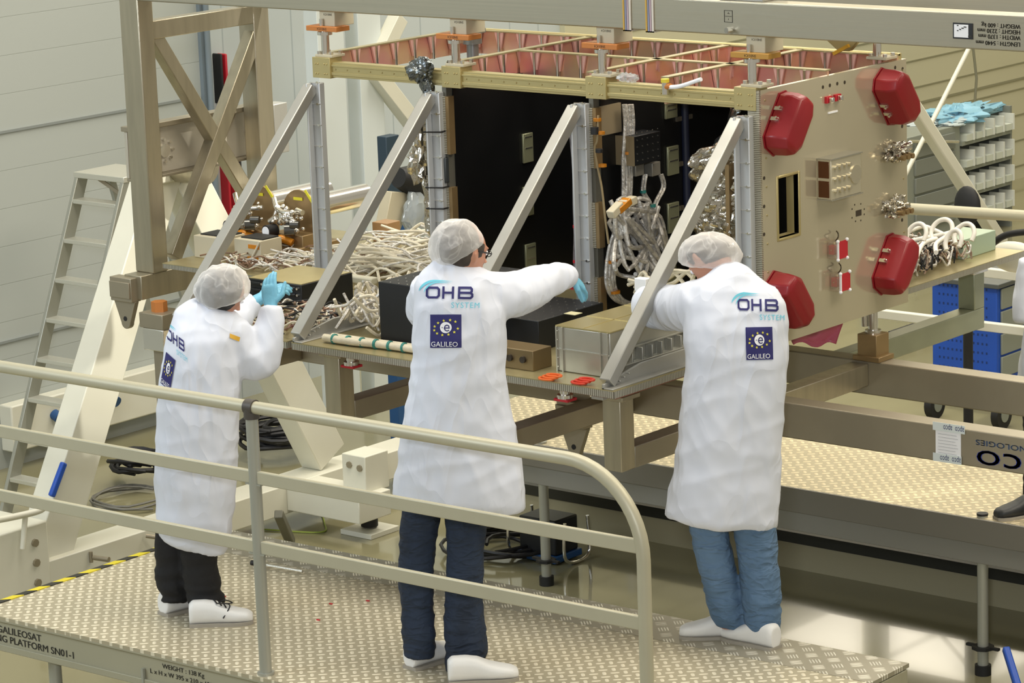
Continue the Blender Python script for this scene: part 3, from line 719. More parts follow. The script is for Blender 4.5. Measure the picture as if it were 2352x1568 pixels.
c = A(1912, 257, 'x', E1); tag(MB().box(E1, E1+.004, c.y-.035, c.y+.035, c.z-.004, c.z+.004).build('paper_strip', WPRINT), 'thin white paper strip on the end panel below the red clips', 'strip')
# foil bundles on far edge of the end panel
def crumple(c, rx, ry, rz, seed, amp=.35, n=44, freq=30):
    m = MB().ball(c, rx, ry, rz, n); c = V(c)
    for i, v in enumerate(m.v):
        d = v-c; q = d*freq+V((seed*7, seed, 0))
        nn = noise.noise(q)*.8+.9*abs(noise.noise(q*2.1))-.2+.35*abs(noise.noise(q*4.7))
        m.v[i] = c+d*(1+amp*nn*1.5)
    return m
for k, (px, py) in enumerate(((2052, 348), (2050, 474))):
    c = A(px+8, py, 'x', E1+.03)
    t_ = thing('foil_wrapped_plug', (E1, c.y, c.z), ('upper' if k == 0 else 'lower')+' crinkled foil wrapped connector at the far edge of the end panel', 'connector', 'foil wrapped connectors')
    crumple(c, .04, .07, .034, k*3.3+1, .6).build('foil_wrap', FOIL, t_, angle=20)
    m = MB()
    for i in range(3): m.cyl(c+V((.03, -.03+i*.035, -.02)), c+V((.06, -.03+i*.035, -.02)), .012, 10)
    m.build('plug', BROWNT, t_)
# shadowless items under the end panel: support column and pink film
sc = thing('support_column', A(2010, 810, 'y', 2.37), 'polished support pins on a brown block under the far corner of the end panel', 'support')
q = A(2006, 825, 'y', 2.37)
MB().box(q.x-.05, q.x+.05, 2.32, 2.42, 1.812, 1.93).box(q.x-.07, q.x+.07, 2.31, 2.43, 1.812, 1.835).build('block', BROWNT, sc, .003)
MB().cyl((q.x+.0, 2.37, 1.93), (q.x, 2.37, ZB-.02), .022, 16).cyl((q.x-.03, 2.35, 1.96), (q.x-.03, 2.35, ZB-.02), .014, 12).cyl((q.x, 2.37, 1.93), (q.x, 2.37, 1.945), .036, 16).build('pin', SHINY, sc)
pf = MB(); a, b, c_, d_ = A(1808, 765, 'y', 2.0), A(1945, 720, 'y', 2.25), A(1920, 792, 'y', 2.2), A(1822, 792, 'y', 2.0)
n = 14; k0 = len(pf.v)
for i in range(n+1):
    for j in range(n+1):
        u, v = i/n, j/n; p = a.lerp(b, u).lerp(d_.lerp(c_, u), v); p += V((.5, -.8, 0))*.02*noise.noise(V((u*6, v*3, 1.3))); p.z += .012*math.sin(u*9); pf.v.append(p)
for i in range(n):
    for j in range(n): k = i*(n+1)+j; pf.f.append((k, k+1, k+n+2, k+n+1))
o = pf.build('plastic_film', PINK); s_ = o.modifiers.new('s', 'SOLIDIFY'); s_.thickness = .002; tag(o, 'pink plastic film sheet hanging under the end panel', 'film')

# ================================================================== INTERFACE BRACKETS between beam and satellite
def pin_set(x, y, label, wide=.09, first=False):
    t_ = thing('interface_bracket', (x, y, 3.125), label, 'bracket', 'interface brackets under the lifting beam')
    MB().box(x-.05, x+.045, y-.01, y+.12, 3.265, 3.335).build('beam_block', CREAM, t_, .003)
    MB().box(x-wide-.02, x+wide*.9, y-.04, y+.05, 3.245, 3.268).build('shim_plate', ORANGE if x < -.3 else mat('ochre_shim', 'B98A3C', .5), t_, .002)
    MB().cyl((x-.03, y, 3.13), (x-.03, y, 3.245), .019, 16).cyl((x-.03, y, 3.225), (x-.03, y, 3.24), .035, 16).cyl((x-.03, y-.02, 3.268), (x-.03, y-.02, 3.30), .009, 10).build('pin', SHINY, t_)
    m = MB().box(x-.065, x+.04, y-.035, y+.055, 3.125, 3.137).build('foot_plate', CREAM, t_, .002)
    m = MB()
    for dx in (-.05, .025):
        for dy in (-.022, .04): bolt(m, (x+dx, y+dy, 3.137), (0, 0, 1), .01, .014)
    m.build('bolt', SHINY, t_)
    sign('lettering', 'SN01/C4', .016, V((x+.02, y-.04, 3.262)), (-1, 0, 0), (0, 0, -1), DKPRINT, t_)
    sign('lettering', 'SN01/C4', .014, V((x+.03, y-.01, 3.325)), (-1, 0, 0), (0, 0, -1), DKPRINT, t_)
for px, l in ((743, 'leftmost orange shimmed interface bracket under the upper beam'), (1042, 'orange shimmed interface bracket above the hanging dark foil'), (1378, 'orange shimmed interface bracket above the third sloping strut'), (1722, 'ochre shimmed interface bracket at the near corner above the end panel')):
    pin_set(A(px, 150, 'y', YF).x+.02, YF+.03, l)
pin_set(XR-.02, YB-.12, 'interface bracket at the far corner of the satellite top')

# ================================================================== TRIANGULAR BRACKETS
XB = [A(735, 400, 'y', 1.46).x, A(1006, 400, 'y', 1.46).x, A(1340, 450, 'y', 1.46).x, A(1712, 450, 'y', 1.46).x]
names = ['leftmost aluminium triangular bracket, its strut rising behind the head of the grey haired worker',
         'aluminium triangular bracket with zip ties on its upright, left of the middle worker',
         'aluminium triangular bracket directly right of the middle worker head',
         'aluminium triangular bracket at the near corner, crossing the arm of the right hand worker']
for i, x in enumerate(XB):
    t_ = thing('triangular_bracket', (x, 1.0, ZB), names[i], 'bracket', 'triangular panel brackets')
    ztop = 3.01
    MB().box(x-.028, x+.028, YF-.045, YF-.01, ZB, ztop).box(x-.028, x-.018, YF-.08, YF-.045, ZB, ztop).build('upright', mat('upright_alu', 'C0C2C3', .4, .4), t_, .004)
    m = MB()
    for k in range(10): m.bar((x-.03, YF-.047, ZB+.08+k*.098), (x+.03, YF-.047, ZB+.08+k*.098), .006, .003); bolt(m, (x+.015, YF-.045, ZB+.08+k*.098), (0, -1, 0), .006, .006)
    m.build('screw', SHINY, t_)
    MB().bar((x-.022, YT+.03, ZB+.02), (x-.022, YF-.05, ztop-.02), .055, .05, (0, -.7, .7)).build('strut', ALU, t_, .004)
    m = MB().prism([(x-.025, YT, ZB), (x-.025, YF-.02, ZB), (x-.025, YF-.02, ZB+.06), (x-.025, YT+.25, ZB+.06), (x-.025, YT, ZB+.02)], (.012, 0, 0))
    m.box(x-.025, x+.03, YT, YF-.02, ZB, ZB+.006)
    for k in range(3): bolt(m, (x-.01, YT+.08+k*.03, ZB+.02+.01*k), (1, 0, 0), .004, .018)
    m.build('foot_gusset', ALU, t_, .002)

# ================================================================== FRONT PANELS (trays)
def tray(x0, x1, label):
    t_ = thing('equipment_panel', ((x0+x1)/2, 1, ZB-.035), label, 'panel')
    MB().box(x0, x1, YT, YF-.01, ZB-.032, ZB-.004).build('core', HONEY, t_)
    MB().box(x0-.001, x1+.001, YT-.001, YF-.01, ZB-.004, ZB).build('top_skin', PALEGOLD, t_)
    MB().box(x1-.001, x1+.0015, YT, YF-.01, ZB-.032, ZB-.004).build('side_edge', HONEYY, t_)
    MB().box(x0, x1, YT+.01, YF-.01, ZB-.036, ZB-.032).build('bottom_skin', mat('bottom_skin', '8E5A46', .5, .3), t_)
    return t_
tray(XB[0]-.03, XB[1]-.06, 'left fold-down equipment panel in front of the grey haired worker')
tray(XB[1]-.03, XR, 'front fold-down honeycomb equipment panel carrying black and silver boxes')
def feet(px, py, label, red=True):
    q = A(px, py, 'y', .62); q.z = ZB-.036
    t_ = thing('levelling_foot', (q.x, .62, 1.90), label, 'foot')
    MB().cyl((q.x, .62, 1.95), (q.x, .62, ZB-.036), .022, 16).cyl((q.x, .62, 1.955), (q.x, .62, 1.97), .034, 16).build('pin', SHINY, t_)
    if red: MB().box(q.x-.036, q.x+.036, .59, .65, 1.945, 1.955).cyl((q.x, .62, 2.0), (q.x, .62, 2.006), .036).build('red_ring', REDB, t_)
feet(1298, 905, 'small red ringed pin under the front edge of the front panel')
feet(807, 830, 'red ringed pin under the front panel left of the middle worker')
m = thing('panel_support', (xo[1], .69, 1.985), 'pale metal angle joining the near panel corner to its steel post', 'support')
MB().box(xo[1]-.03, xo[1]+.03, .56, .70, 1.985, ZB-.036).build('pad', ALU, m, .003)
m = MB(); m.cyl((xo[1]-.035, .60, 1.99), (xo[1]-.06, .60, 1.99), .01).box(xo[1]-.06, xo[1]+.06, .65, .74, 1.985, 1.992); m.build('screw', SHINY, bpy.data.objects['panel_support'])
m = thing('panel_support', (xo[0], .69, 1.985), 'clear angle bracket joining the panel to the left steel post', 'support')
MB().box(xo[0]-.06, xo[0]-.02, .6, .72, 1.985, ZB-.036).build('pad', ALU, m, .003)

def ebox(name, x0, x1, y0, y1, z0, z1, mt, label, dots=0, ports=None, cat='equipment box', top=None):
    t_ = thing(name, ((x0+x1)/2, (y0+y1)/2, z0), label, cat)
    MB().box(x0, x1, y0, y1, z0, z1).build('case', mt, t_, .003)
    if dots:
        m = MB()
        nx, ny = max(2, int((x1-x0)/dots)), max(2, int((y1-y0)/dots))
        for i in range(nx+1):
            for j in range(ny+1): bolt(m, (x0+.012+i*(x1-x0-.024)/nx, y0+.012+j*(y1-y0-.024)/ny, z1), (0, 0, 1), .0035, .002)
        m.build('screw', SHINY, t_)
    if top: MB().box(x0+.005, x1-.005, y0+.005, y1-.005, z1, z1+.003).build('lid', top, t_)
    return t_
# black box 1 (worker 1's box)
zA = ZB+.13; a1, a2, a3 = A(577, 636, 'z', zA), A(692, 655, 'z', zA), A(768, 628, 'z', zA)
bA = ebox('electronics_box', a1.x, a2.x, a2.y, a3.y+.06, ZB, zA, BLACKM, 'black electronics box with gold lid and rows of connectors, under the blue gloves', top=GOLD)
q = A(600, 700, 'y', .98)
m = MB(); m2 = MB()
for i in range(3):
    for j in range(4):
        c = V((a1.x+.055+i*.11, a2.y, ZB+.022+j*.030)); m.bar(c-V((.030, .004, 0)), c+V((.030, -.004, 0)), .012, .014)
        for s_ in (-1, 1): bolt(m2, c+V((s_*.04, 0, 0)), (0, -1, 0), .006, .008)
m.build('connector', mat('dark_connector', '2A2C2E', .3, .4), bA, .003); m2.build('jack_screw', SHINY, bA)
# second tall black box left of worker 2
q0 = A(875, 792, 'z', ZB)
bB = ebox('electronics_box', q0.x, q0.x+.36, q0.y, q0.y+.52, ZB, ZB+.275, BLACKM, 'tall black electronics box with screw studded top, left of the middle worker', dots=.05)
m = MB()
for k in range(4): m.box(q0.x-.012, q0.x, q0.y+.03+k*.13, q0.y+.12+k*.13, ZB+.03, ZB+.24)
m.build('connector', mat('amber_block', 'A2792F', .35, .4), bB, .003)
# flat black box
q1 = A(1280, 795, 'z', ZB)
bC = ebox('electronics_box', q1.x-.50, q1.x, q1.y-.12, q1.y+.32, ZB+.0, ZB+.13, BLACKM, 'flat black electronics box with dotted top beside the middle worker', dots=.05)
a = A(1318, 719, 'z', ZB+.131); tag(lab(MB().box(a.x-.03, a.x+.03, a.y-.03, a.y+.02, ZB+.13, ZB+.1325).build('box_label', mat('label_cream', 'D9D2A8', .6), bC), 'cream sticker'))
# brown connector box
bD = ebox('connector_box', -.70, -.40, .6, .72, ZB, ZB+.085, mat('bronze_box', '7C6A4A', .4, .5), 'low bronze connector box with round ports on the front panel edge')
m = MB()
for k in range(4):
    c = V((-.66+k*.07, .6, ZB+.045)); m.cyl(c, c-V((0, .012, 0)), .014, 14)
m.build('port', mat('port_dark', '4B4540', .3, .6), bD)
# silver box with fins
d0, d1 = A(1281, 851, 'z', ZB), A(1397, 868, 'z', ZB)
dz = ZB+.185; dx0, dx1, dy0 = d0.x, d0.x+.275, d0.y
bE = thing('power_unit', ((dx0+dx1)/2, dy0+.35, ZB), 'long pale aluminium box with gold toned lid and finned side, near the panel corner', 'equipment box')
ALB = mat('milled_aluminium', 'BDBBB0', .33, .6, var=.1)
MB().box(dx0, dx1, dy0, 1.40, ZB, dz).build('case', ALB, bE, .004)
MB().box(dx0-.003, dx1+.003, dy0-.003, 1.40, dz, dz+.005).build('lid', mat('lid_gold', 'B9AC7C', .3, .6), bE)
m = MB()
for y in (dy0+.2, dy0+.45, dy0+.65): m.box(dx0, dx1, y, y+.004, dz+.005, dz+.007)
m.box((dx0+dx1)/2, (dx0+dx1)/2+.003, dy0, 1.4, dz+.005, dz+.007).build('lid_seam', GOLD, bE)
m = MB()
for x in (dx0, dx0+.03, dx1-.05, dx1-.012): m.box(x, x+.006, dy0-.008, dy0, ZB, dz)
m.box(dx0, dx1, dy0-.006, dy0, ZB+.09, ZB+.096).build('face_rib', ALB, bE)
m = MB(); y = dy0+.1
while y < 1.35: m.box(dx1, dx1+.035, y, y+.008, ZB, ZB+.10); y += .065
m.box(dx1, dx1+.04, dy0, 1.4, ZB, ZB+.05).box(dx1, dx1+.012, dy0+.06, 1.4, ZB+.10, ZB+.108).build('cooling_fin', ALB, bE, .002)
m = MB()
for k in range(5):
    for x in (dx0+.006, dx1-.006): bolt(m, (x, dy0-.004, ZB+.02+k*.037), (0, -1, 0), .003, .003)
m.build('screw', SHINY, bE)
# grey bundle bar, copper connector, orange tags at the front edge
for k, (px, py, cc, l) in enumerate(((1255, 869, 'E26A2A', 'orange looped tag on the front panel edge, left one'), (1330, 878, 'D63F2A', 'red looped tag on the front panel edge, right one'))):
    q = A(px, py, 'z', ZB+.008); m = MB()
    for j in range(3): m.tube([q+V((.035*math.cos(u)+.012*j, .02*math.sin(u)+.01*j, .006*j)) for u in [2*math.pi*i/16 for i in range(16)]], .005, 6, True)
    tag(m.build('tag_loop', mat('tag%d' % k, cc, .4)), l, 'tag')

# ================================================================== CABLES
def bundle(name, paths, r, mt, label, cat='cable', ties=None, n=6, group=None):
    t_ = thing(name, V(paths[0][len(paths[0])//2]), label, cat, group)
    mts = mt if isinstance(mt, (list, tuple)) else [mt]
    for k, mm in enumerate(mts):
        m = MB()
        for p in paths[k::len(mts)]: m.tube(smoothpath(p, 5), r*(1, .8, .65)[k % 3], n)
        m.build('cable', mm, t_)
    if ties:
        tm, pts = ties; m = MB()
        for c, d, rr in pts: m.cyl(V(c)-V(d).normalized()*.006, V(c)+V(d).normalized()*.006, rr, 12)
        m.build('cable_tie', tm, t_)
    return t_
def messy(x0, x1, y0, y1, z0, z1, nn, length, zz=.02, seed=1, dirn=(1, .2), turb=.5):
    R2 = random.Random(seed); out = []
    for _ in range(nn):
        x, y = R2.uniform(x0, x1), R2.uniform(y0, y1); a = math.atan2(dirn[1], dirn[0])+R2.gauss(0, turb); p = []
        for k in range(6):
            p.append(V((min(max(x, x0), x1), min(max(y, y0), y1), R2.uniform(z0, z1)))); x += math.cos(a)*length/5; y += math.sin(a)*length/5; a += R2.gauss(0, turb)
        out.append(p)
    return out
bundle('cable_harness', messy(-2.85, xd1-.08, YF+.06, YB-.1, ZB+.012, ZB+.13, 150, .8, seed=3, dirn=(1, .35), turb=.3), .0075, [CABLEW, mat('ivory_cable', 'E4DCC6', .5), CABLES], 'thick tangle of cream cables lying on the base panel left of the middle worker')
bundle('cable_harness', messy(-3.3, -2.3, YF+.05, 2.0, ZB+.012, ZB+.06, 120, .35, seed=5, dirn=(.8, .3), turb=.7), .005, [CABLES, mat('brown_cable', '8A6A52', .5, .2, var=.5, vs=30), CABLEW], 'brown and silver wires spread around the upright tanks')
bundle('cable_harness', messy(-2.30, -1.68, YT+.05, 1.0, ZB+.012, ZB+.07, 80, .3, seed=8, dirn=(1, .1), turb=.8), .0055, [CABLES, CABLEW, RUBBER, mat('mixed_wire', 'A08C74', .4, .4, var=.6, vs=25, hex2='5E2A22')], 'mixed wires and connectors on the left panel under the blue gloves')
e0 = A(745, 775, 'z', ZB+.02); e1 = A(945, 800, 'z', ZB+.02)
pth = [[e0+V((.0, .0, 0)), e0.lerp(e1, .33)+V((0, -.01, 0)), e0.lerp(e1, .66), e1+V((.25, 0, 0))], [e0+V((.02, .03, .0)), e0.lerp(e1, .5)+V((0, .02, 0)), e1+V((.25, .03, 0))]]
bundle('tied_cable_run', pth, .017, CABLEW, 'white cable run with teal ties along the front edge of the panel', n=10, ties=(TEAL, [(e0.lerp(e1, .12+.16*k), e1-e0, .022) for k in range(6)]))
bundle('cable_harness', messy(q0.x-.33, q0.x-.03, .62, 1.35, ZB+.02, ZB+.20, 90, .35, seed=11, dirn=(.2, 1), turb=.7), .0075, [CABLEW, CABLES], 'white cable loops beside the amber connectors of the tall black box')
m = MB(); a, b = A(775, 636, 'y', 1.35), A(850, 643, 'y', 1.35)
tag(m.bar((A(768, 638, 'y', 1.46).x, 1.46, A(768, 634, 'y', 1.46).z), (A(860, 645, 'y', 1.46).x, 1.46, A(768, 634, 'y', 1.46).z), .05, .035).build('cable_duct', mat('duct_white', 'C9C4AE', .5), None, .008), 'pale cable duct bar behind the tall black box', 'duct')
# vertical harness groups on dividers
def vline(pxs, ax, v, jit=.0): return [A(px, py, ax, v)+V((rnd.uniform(-jit, jit), 0, 0)) for px, py in pxs]
hp = [(1442, 240), (1446, 290), (1440, 360), (1442, 420), (1438, 470), (1425, 520), (1408, 580), (1402, 650), (1425, 690), (1470, 700)]
bundle('silver_harness', [vline([(px+dx, py) for px, py in hp], 'x', xd2+.05, .004) for dx in (-9, -3, 3, 9)], .0085, CABLES, 'thick silver braided harness hanging down the black panel in the open right bay', n=8,
       ties=(KAPTON, [(A(px, py, 'x', xd2+.05), (0, 0, 1), .028) for px, py in ((1441, 350), (1440, 460), (1420, 540), (1404, 600), (1410, 670))]))
hp2 = [(1518, 400), (1524, 430), (1505, 470), (1499, 520), (1500, 580), (1497, 650), (1500, 680)]; hp3 = [(1482, 400), (1478, 440), (1493, 470), (1497, 520), (1508, 580), (1512, 640)]
bundle('silver_harness', [vline([(px+dx, py) for px, py in h], 'x', xd2+.04) for h in (hp2, hp3) for dx in (-3, 3)], .006, CABLES, 'forked silver cable pair hanging below the small black box', n=8, ties=(TEAL, [(A(1498, y_, 'x', xd2+.04), (0, 0, 1), .016) for y_ in (472, 550)]+[(A(1477, 440, 'x', xd2+.04), (0, 0, 1), .014)]))
hp4 = [(1313, 290), (1318, 340), (1322, 400), (1323, 470), (1325, 540), (1324, 600), (1330, 640)]
bundle('silver_harness', [vline([(px+dx, py) for px, py in hp4], 'y', YF-.03) for dx in (-4, 3)], .007, mat('silver_violet', 'A79FA8', .3, .7, var=.5, vs=30), 'thin braided harness running beside the third upright', n=8, ties=(REDB, [(A(1322, y_, 'y', YF-.03), (0, 0, 1), .012) for y_ in (330, 430, 520, 600)]))
hp5 = [(1374, 265), (1372, 320), (1366, 340), (1372, 380), (1382, 430), (1390, 500), (1398, 560)]
bundle('wire_run', [vline([(px, py) for px, py in hp5], 'y', YF-.02)], .005, mat('tan_wire', '9C8A66', .5), 'tan wire with amber blobs down the edge of the inner panel', n=8, ties=(KAPTON, [(A(px, py, 'y', YF-.02), (0, 0, 1), .018) for px, py in ((1372, 275), (1380, 305), (1384, 380))]))
c = A(1366, 308, 'y', YF-.04); MB().cyl(c, c+V((0, 0, .03)), .018).cyl(A(1376, 350, 'y', YF-.04), A(1376, 342, 'y', YF-.04), .016).build('cable_cap', RUBBER, [o for o in COL.objects if o.name.startswith('wire_run')][0])
# tangle at lower middle of right bay
bundle('silver_harness', [[A(1400+rnd.uniform(-5, 130), 520+rnd.uniform(-60, 120), 'x', xd2+.03+rnd.uniform(0, .14)) for _ in range(5)] for _ in range(16)], .010, CABLES, 'heap of crumpled silver harness loops low in the open right bay', n=8)
bundle('white_cable', [[A(1600-30*k+rnd.uniform(-10, 10), 640+rnd.uniform(-20, 45), 'y', YF-.1) for k in range(6)] for _ in range(4)], .009, CABLEW, 'white cables curling behind the strut at the right worker arm')
t_ = thing('taped_connector', A(1440, 480, 'x', xd2+.08), 'white connectors wrapped in amber tape on the silver harness', 'connector')
for p, q in (((1402, 494), (1425, 470)), ((1430, 470), (1456, 458))):
    MB().bar(A(*p, 'x', xd2+.2), A(*q, 'x', xd2+.2), .04, .035).build('connector', CREAM, t_, .004)
MB().bar(A(1416, 484, 'x', xd2+.2), A(1442, 460, 'x', xd2+.2), .046, .03).build('amber_tape', KAPTON, t_, .004)
c = A(1470, 655, 'y', 1.2); tag(MB().box(c.x-.03, c.x+.03, 1.2, 1.24, c.z-.028, c.z+.028).build('white_block', WPRINT, None, .003), 'small white block above the right worker sleeve', 'block')
# small black box on divider 2, and pale panel
bx0, bx1 = A(1465, 320, 'x', xd2+.12), A(1527, 368, 'x', xd2+.12)
sb = thing('electronics_box', (xd2, (bx0.y+bx1.y)/2, bx1.z), 'small black dotted box with tan side, high on the black panel', 'equipment box')
MB().box(xd2, xd2+.10, bx0.y, bx1.y, bx1.z, bx0.z+.01).build('case', BLACKM, sb, .003)
MB().box(xd2+.0, xd2+.10, bx0.y-.004, bx0.y, bx1.z, bx0.z+.01).build('side_plate', mat('tan_plate', '9A8A6C', .4, .4), sb)
m = MB()
for i in range(5):
    for j in range(5): bolt(m, (xd2+.10, bx0.y+.02+i*(bx1.y-bx0.y-.04)/4, bx1.z+.02+j*.03), (1, 0, 0), .003, .002)
m.build('screw', SHINY, sb)
for px in (1470, 1508):
    q = A(px, 388, 'x', xd2+.06); MB().box(xd2, xd2+.06, q.y-.03, q.y+.03, q.z-.03, q.z+.03).build('connector', mat('conn_grey', '8E8A80', .4, .4), sb, .003)
a, b = A(1380, 245, 'x', xd2+.01), A(1428, 302, 'x', xd2+.01)
MB().box(xd2, xd2+.01, a.y, b.y, b.z, a.z).build('pale_patch', mat('tan_patch', 'A39478', .5, .3), sat)
# foil: large MLI blanket at right bay, dark foil near bracket 2
def blanket(corners, nu, nv, seed, amp, mt, label, name='foil_blanket', plane=True):
    a, b, c, d = corners; m = MB(); nrm = (b-a).cross(d-a).normalized()
    for i in range(nu+1):
        for j in range(nv+1):
            u, v = i/nu, j/nv; p = a.lerp(b, u).lerp(d.lerp(c, u), v)
            f = noise.noise(p*6+V((seed, 0, 0)))+.6*abs(noise.noise(p*17+V((seed, 3, 0))))+.3*noise.noise(p*38)
            ed = .03*noise.noise(V((u*7, v*7, seed)))
            m.v.append(p+nrm*amp*f+(b-a).normalized()*ed)
    for i in range(nu):
        for j in range(nv): k = i*(nv+1)+j; m.f.append((k, k+1, k+nv+2, k+nv+1))
    o = m.build(name, mt, None, angle=12); s_ = o.modifiers.new('s', 'SOLIDIFY'); s_.thickness = .004
    return tag(o, label, 'foil')
blanket([A(1622, 345, 'y', YF+.12), A(1712, 285, 'y', YF+.05), A(1716, 660, 'y', YF+.05), A(1585, 540, 'y', YF+.14)], 34, 80, 2.2, .11, FOIL, 'large crinkled silver foil blanket hanging inside the near end of the right bay')
blanket([A(1680, 248, 'y', YF+.14), A(1690, 252, 'y', YF+.05), A(1640, 380, 'y', YF+.16), A(1600, 420, 'y', YF+.4)], 8, 30, 5.1, .03, FOILD, 'dark foil strip hanging diagonally from the top rail at right')
for nm, c, r, sd, mt, l in (('foil_wrap', A(966, 158, 'y', YF-.04), (.055, .04, .05), 1.1, FOILD, 'dark crumpled foil bunch hooked over the gold rail'),
                            ('foil_wrap', A(982, 195, 'y', YF-.02), (.03, .03, .06), 2.6, FOILD, 'narrow dark foil neck just below the gold rail'),
                            ('foil_wrap', A(975, 310, 'y', YF+.05), (.045, .05, .15), 4.2, FOIL, 'long silver foil wrap left of the second upright, upper length'),
                            ('foil_wrap', A(968, 365, 'y', YF+.08), (.06, .05, .10), 4.9, FOIL, 'bulging silver foil wrap beside the black motor'),
                            ('foil_wrap', A(990, 470, 'y', YF+.02), (.03, .03, .15), 7.7, FOIL, 'lower silver foil wrap running down beside the second upright')):
    tag(crumple(c, r[0], r[1], r[2], sd, .42, 34, 24).build(nm, mt, None, angle=9), l, 'foil')
for py, wd in ((303, 'upper'), (430, 'middle'), (478, 'lower')):
    c = A(1008, py, 'y', YF-.05); ztie = MB().tube([(XB[1]-.036, YF-.085, c.z), (XB[1]+.036, YF-.052, c.z), (XB[1]+.036, YF-.005, c.z), (XB[1]-.036, YF-.005, c.z)], .004, 6, True)
    tag(ztie.build('zip_tie', RUBBER), wd+' black zip tie around the second upright', 'zip tie', 'zip ties on the second upright')
tag(MB().box(xd1-.04, xd1-.01, YF-.03, YF, 2.60, 2.715).build('edge_clamp', mat('clamp_dark', '4A4F52', .4, .5), None, .006), 'dark grey clamp on the edge of the left inner panel', 'clamp')
# coax fitting on rail
cf = thing('coax_fitting', A(1528, 190, 'y', YF-.02), 'silver coax fitting with yellow cap and white stub cable on the gold rail', 'fitting')
c = A(1528, 200, 'y', YF-.02); c2 = A(1610, 182, 'y', YF-.06)
MB().cyl(c-V((0, 0, .03)), c+V((0, 0, .02)), .014).build('body', SHINY, cf); MB().cyl(c+V((0, 0, .02)), c+V((0, 0, .035)), .018).build('cap', mat('yellow_plastic', 'D8C53A', .5), cf)
MB().tube(smoothpath([c, c.lerp(c2, .4)+V((0, 0, -.01)), c2]), .009, 10).build('cable', WPRINT, cf); MB().cyl(c, c.lerp(c2, .15), .012).build('orange_collar', ORANGE, cf)
tag(crumple(A(1443, 178, 'y', YF+.03), .05, .03, .02, 9.2, .5, 30, 40).build('tape_wad', GLASSM, None, angle=20), 'crumpled clear tape wad on the gold rail between the two right pins', 'tape')
# yellow plate assembly above rear right
yp = thing('hold_down_bracket', (A(1930, 100, 'y', 2.45)), 'yellowish folded bracket behind the lifting beam near the far corner', 'bracket')
c = A(1950, 118, 'y', 2.45)
MB().prism([c+V((-.14, 0, .06)), c+V((.06, 0, .06)), c+V((0, 0, 0)), c+V((-.06, 0, 0))], (0, .03, 0)).build('folded_plate', GOLD, yp, .003)
MB().bar(c+V((-.06, -.03, -.01)), c+V((.02, -.03, .03)), .015, .015).build('yellow_lever', mat('yellow_enamel', 'DDA62C', .4), yp)
# round black item & cylinder under the lattice roof
c = A(1085, 100, 'y', 2.0)
tn = thing('pulley_unit', c, 'grey metal clamp unit with round neck standing behind the second orange bracket', 'clamp')
MB().cyl(c-V((0, 0, .09)), c+V((0, 0, .0)), .028).cyl(c, c+V((0, 0, .05)), .045).box(c.x-.05, c.x+.05, c.y-.04, c.y+.04, c.z+.05, c.z+.07).build('neck', mat('grey_cast', '8E9396', .3, .7), tn)

